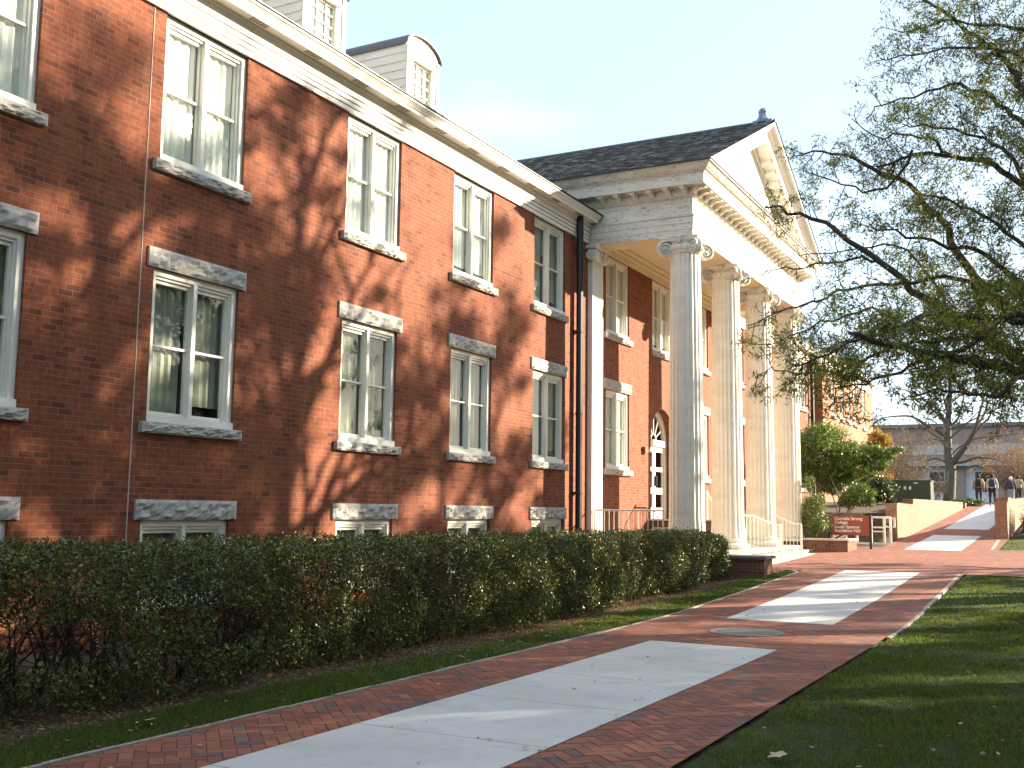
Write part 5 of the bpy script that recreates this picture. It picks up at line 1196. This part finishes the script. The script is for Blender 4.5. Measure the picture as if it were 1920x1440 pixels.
# background trees behind the far building so the horizon is closed
def far_tree(x, y, H, R, seed, label, leafy_=.0):
    W = Wood(seed); B = Vector((x, y, zt(x, y))); r = W.r; top = W.wobble(B, (0, 0, 1), H, 8, .05, .05); W.limb(top, .3, .05, 6)
    for k in range(16):
        t = .25+.7*k/16; f = t*8; i = min(int(f), 7); p = top[i].lerp(top[i+1], f-i); w = k*2.4; P = W.wobble(p, (math.cos(w), math.sin(w), .8), R*(1.1-.5*t), 5, .15, .03); W.limb(P, .09, .02, 4); W.twigs(P, 0, .7, 1.5, .8, leafy_, 1, .05, 4, .02, .2)
    finish(W, 'background_tree', B, label, 'tree', 'bare trees behind the classroom building', (.2, .13, .06), (.3, .16, .06), .3, .2, .6, bark=BARK, twig=BARK3)
far_tree(-22, 133, 12, 4, 301, 'bare tree behind the left part of the low building'); far_tree(-3, 136, 13, 4.5, 302, 'bare tree behind the right part of the low building')

# ---------------------------------------------------------------- people walking away up the ramp
def skin_mesh(name, verts, edges, rad, mat, parent, sub_=1):
    me = bpy.data.meshes.new(name); me.from_pydata(verts, edges, []); o = bpy.data.objects.new(name, me); COL.objects.link(o)
    o.modifiers.new('skin', 'SKIN'); ss = o.modifiers.new('sub', 'SUBSURF'); ss.levels = sub_; ss.render_levels = sub_
    sv = me.skin_vertices[0].data
    for i, r_ in enumerate(rad): sv[i].radius = r_ if isinstance(r_, tuple) else (r_, r_)
    sv[0].use_root = True
    dg = bpy.context.evaluated_depsgraph_get(); dg.update(); m2 = bpy.data.meshes.new_from_object(o.evaluated_get(dg)); bpy.data.objects.remove(o)
    m2.materials.clear(); return link(name, m2, mat, parent, smooth=True)
def person(x, y, rz, H, jacket, trouser, hair, label, phase=1, lean=0., pack=None, pack_label=None, cap=None, sc=1.0, wid=1.0):
    k = H/1.78; e = empty('person', (x, y, zt(x, y)+.015), label, 'person', 'people walking away along the ramp', rz); e.scale = (k, k, k)
    s = phase
    # facing +y; walking pose: one leg forward, the other back with heel lifted
    J = dict(pel=(0, 0, .95), sp1=(0, .01, 1.12), sp2=(0, .015, 1.30), ch=(0, .0+lean, 1.42), nk=(0, .02+lean, 1.50), hd=(0, .05+lean, 1.60), tp=(0, .05+lean, 1.73),
             lh=(-.10, 0, .90), lk=(-.11, .14*s, .50), la=(-.11, .10*s-.08, .10), lt=(-.12, .10*s+.08, .03), rh=(.10, 0, .90), rk=(.11, -.06*s+.06, .50), ra=(.11, -.28*s, .12), rt=(.12, -.28*s+.15, .04),
             ls=(-.19, lean, 1.43), le=(-.27, -.10*s+.0, 1.14), lw=(-.27, -.02*s+.10, .90), rs=(.19, lean, 1.43), re=(.27, .10*s, 1.14), rw=(.27, .20*s+.05, .92))
    names = list(J); V = [J[n_] for n_ in names]; ix = {n_: i for i, n_ in enumerate(names)}
    E = [('pel', 'sp1'), ('sp1', 'sp2'), ('sp2', 'ch'), ('ch', 'nk'), ('nk', 'hd'), ('hd', 'tp'), ('pel', 'lh'), ('lh', 'lk'), ('lk', 'la'), ('la', 'lt'), ('pel', 'rh'), ('rh', 'rk'), ('rk', 'ra'), ('ra', 'rt'),
         ('ch', 'ls'), ('ls', 'le'), ('le', 'lw'), ('ch', 'rs'), ('rs', 're'), ('re', 'rw')]
    R_ = dict(pel=.13, sp1=.12, sp2=.13, ch=.12, nk=.055, hd=.085, tp=.06, lh=.09, lk=.058, la=.04, lt=.03, rh=.09, rk=.058, ra=.04, rt=.03, ls=.06, le=.042, lw=.028, rs=.06, re=.042, rw=.028)
    rad = [R_[n_] for n_ in names]; EE = [(ix[a], ix[b]) for a, b in E]
    for sd_, wn in ((-1, 'lw'), (1, 'rw')):                # palm, four fingers, thumb
        w = Vector(J[wn]); palm = w+Vector((0, .02, -.08)); V.append(tuple(palm)); rad.append(.026); pi_ = len(V)-1; EE.append((ix[wn], pi_))
        for f in range(4):
            b1 = palm+Vector((sd_*.0, .026-.017*f, -.03)); t1 = b1+Vector((-sd_*.012, .01, -.05+.006*abs(f-1))); V += [tuple(b1), tuple(t1)]; rad += [.009, .007]; EE += [(pi_, len(V)-2), (len(V)-2, len(V)-1)]
        t0 = palm+Vector((-sd_*.01, .035, .01)); t1 = t0+Vector((-sd_*.01, .03, -.035)); V += [tuple(t0), tuple(t1)]; rad += [.01, .008]; EE += [(pi_, len(V)-2), (len(V)-2, len(V)-1)]
    skin_mesh('body', V, EE, rad, plain_mat('skin', (.42, .25, .17), .6), e)
    def sel(nm, ex, extra=None):
        V2 = []; R2 = []; id2 = {}
        for n_ in nm: id2[n_] = len(V2); V2.append(J[n_] if not extra or n_ not in extra else extra[n_]); R2.append(R_[n_]+ex)
        return V2, [(id2[a], id2[b]) for a, b in E if a in id2 and b in id2], R2
    V2, E2, R2 = sel(['pel', 'sp1', 'sp2', 'ch', 'ls', 'le', 'lw', 'rs', 're', 'rw', 'nk'], .028*wid, {'lw': tuple(Vector(J['le']).lerp(Vector(J['lw']), .9)), 'rw': tuple(Vector(J['re']).lerp(Vector(J['rw']), .9)), 'pel': (0, 0, .86)})
    R2[0] = (.19*wid, .155*wid); R2[1] = (.185*wid, .15); R2[2] = (.20*wid, .15); R2[3] = (.18, .13)
    skin_mesh('jacket', V2, E2, R2, plain_mat('jacket_cloth', jacket, .85, var=.15, sc=12), e)
    V2, E2, R2 = sel(['pel', 'lh', 'lk', 'la', 'rh', 'rk', 'ra'], .022); skin_mesh('trousers', V2, E2, R2, plain_mat('trouser_cloth', trouser, .85, var=.2, sc=12), e)
    for a, t in (('la', 'lt'), ('ra', 'rt')):
        mb = MB(); p, q = Vector(J[a]), Vector(J[t]); mb.tube([p+Vector((0, -.06, -.05)), p+Vector((0, 0, -.035)), p.lerp(q, .6)+Vector((0, 0, -.02)), q+Vector((0, .05, 0))], [.03, .048, .046, .03], 10); mb.build('shoe', plain_mat('shoe_leather', (.06, .05, .045), .5), e, smooth=True)
    h = Vector(J['hd'])+Vector((0, 0, .055))
    mb = MB(); mb.lathe([(.02, -.13), (.085, -.10), (.106, -.02), (.104, .04), (.08, .10), (.03, .128)], 18, (h.x, h.y-.012, h.z)); mb.build('cap' if cap else 'hair', plain_mat('cap_cloth' if cap else 'hair_dark', cap or hair, .8), e, smooth=True)
    mb = MB(); mb.lathe([(.02, -.115), (.06, -.1), (.082, -.03), (.08, .03), (.04, .07)], 16, (h.x, h.y+.022, h.z-.02)); mb.tube([(h.x, h.y+.09, h.z-.02), (h.x, h.y+.125, h.z-.035)], [.012, .01], 6)
    for sx in (-1, 1): mb.tube([(h.x+sx*.095, h.y, h.z-.03), (h.x+sx*.112, h.y-.01, h.z-.02)], [.02, .015], 6)
    f_ = mb.build('face', bpy.data.materials['skin'], e, smooth=True)
    mb = MB()
    for sx in (-1, 1): mb.tube([(h.x+sx*.032, h.y+.095, h.z-.0), (h.x+sx*.032, h.y+.104, h.z-.0)], [.011, .008], 6)
    mb.tube([(h.x-.025, h.y+.094, h.z-.068), (h.x+.025, h.y+.094, h.z-.068)], .006, 5); mb.build('features', plain_mat('eye_mouth', (.12, .05, .04), .6), e)
    if pack:
        p = empty('backpack', Vector((x, y, zt(x, y)+.015)), pack_label, 'backpack', 'backpacks worn by the walkers', rz); p.scale = (k, k, k)
        mb = MB(); vs = []
        prof = [(.10, -.20), (.15, -.185), (.165, -.05), (.16, .10), (.13, .20), (.07, .235)]
        for r_, z in prof:
            for q in range(20):
                w = 2*math.pi*q/20; cx_, sy_ = math.cos(w), math.sin(w); vs.append((math.copysign(abs(cx_)**.6, cx_)*r_, -.225+lean-.095*(r_/.165)*math.copysign(abs(sy_)**.6, sy_)-.02, 1.24+z))
        mb.add(vs, [(i*20+q, i*20+(q+1) % 20, (i+1)*20+(q+1) % 20, (i+1)*20+q) for i in range(5) for q in range(20)]+[tuple(range(19, -1, -1)), tuple(100+q for q in range(20))]); mb.build('bag', plain_mat('bag_cloth', pack, .8), p, smooth=True)
        for sx in (-1, 1): mb = MB(); mb.tube([(sx*.09, -.17+lean, 1.40), (sx*.115, -.09+lean, 1.515), (sx*.13, .09+lean, 1.49), (sx*.13, .155+lean, 1.36), (sx*.15, .06, 1.18), (sx*.16, -.12, 1.08)], .02, 5); mb.build('strap', bpy.data.materials['bag_cloth'], p)
person(-5.42, 67.6, .05, 1.80, (.36, .30, .19), (.05, .05, .055), (.04, .03, .025), 'person in a tan jacket with a black backpack, leftmost of the walkers', 1, pack=(.02, .02, .022), pack_label='black backpack on the leftmost walker', wid=1.12)
person(-4.66, 67.0, .0, 1.82, (.52, .45, .34), (.02, .02, .03), (.03, .02, .02), 'person in a light beige coat and black trousers, second walker from the left', -1, pack=(.025, .03, .07), pack_label='navy backpack on the walker in the light coat', wid=1.18)
person(-3.84, 69.6, .0, 1.66, (.06, .05, .09), (.30, .36, .42), (.04, .03, .02), 'person with a white cap and pale jeans, third walker from the left', 1, pack=(.05, .045, .08), pack_label='dark backpack on the walker with the white cap', cap=(.75, .75, .75))
person(-3.48, 70.4, .0, 1.76, (.42, .38, .22), (.07, .06, .06), (.06, .04, .03), 'person in an olive tan jacket, rightmost of the walkers', -1, wid=1.08)
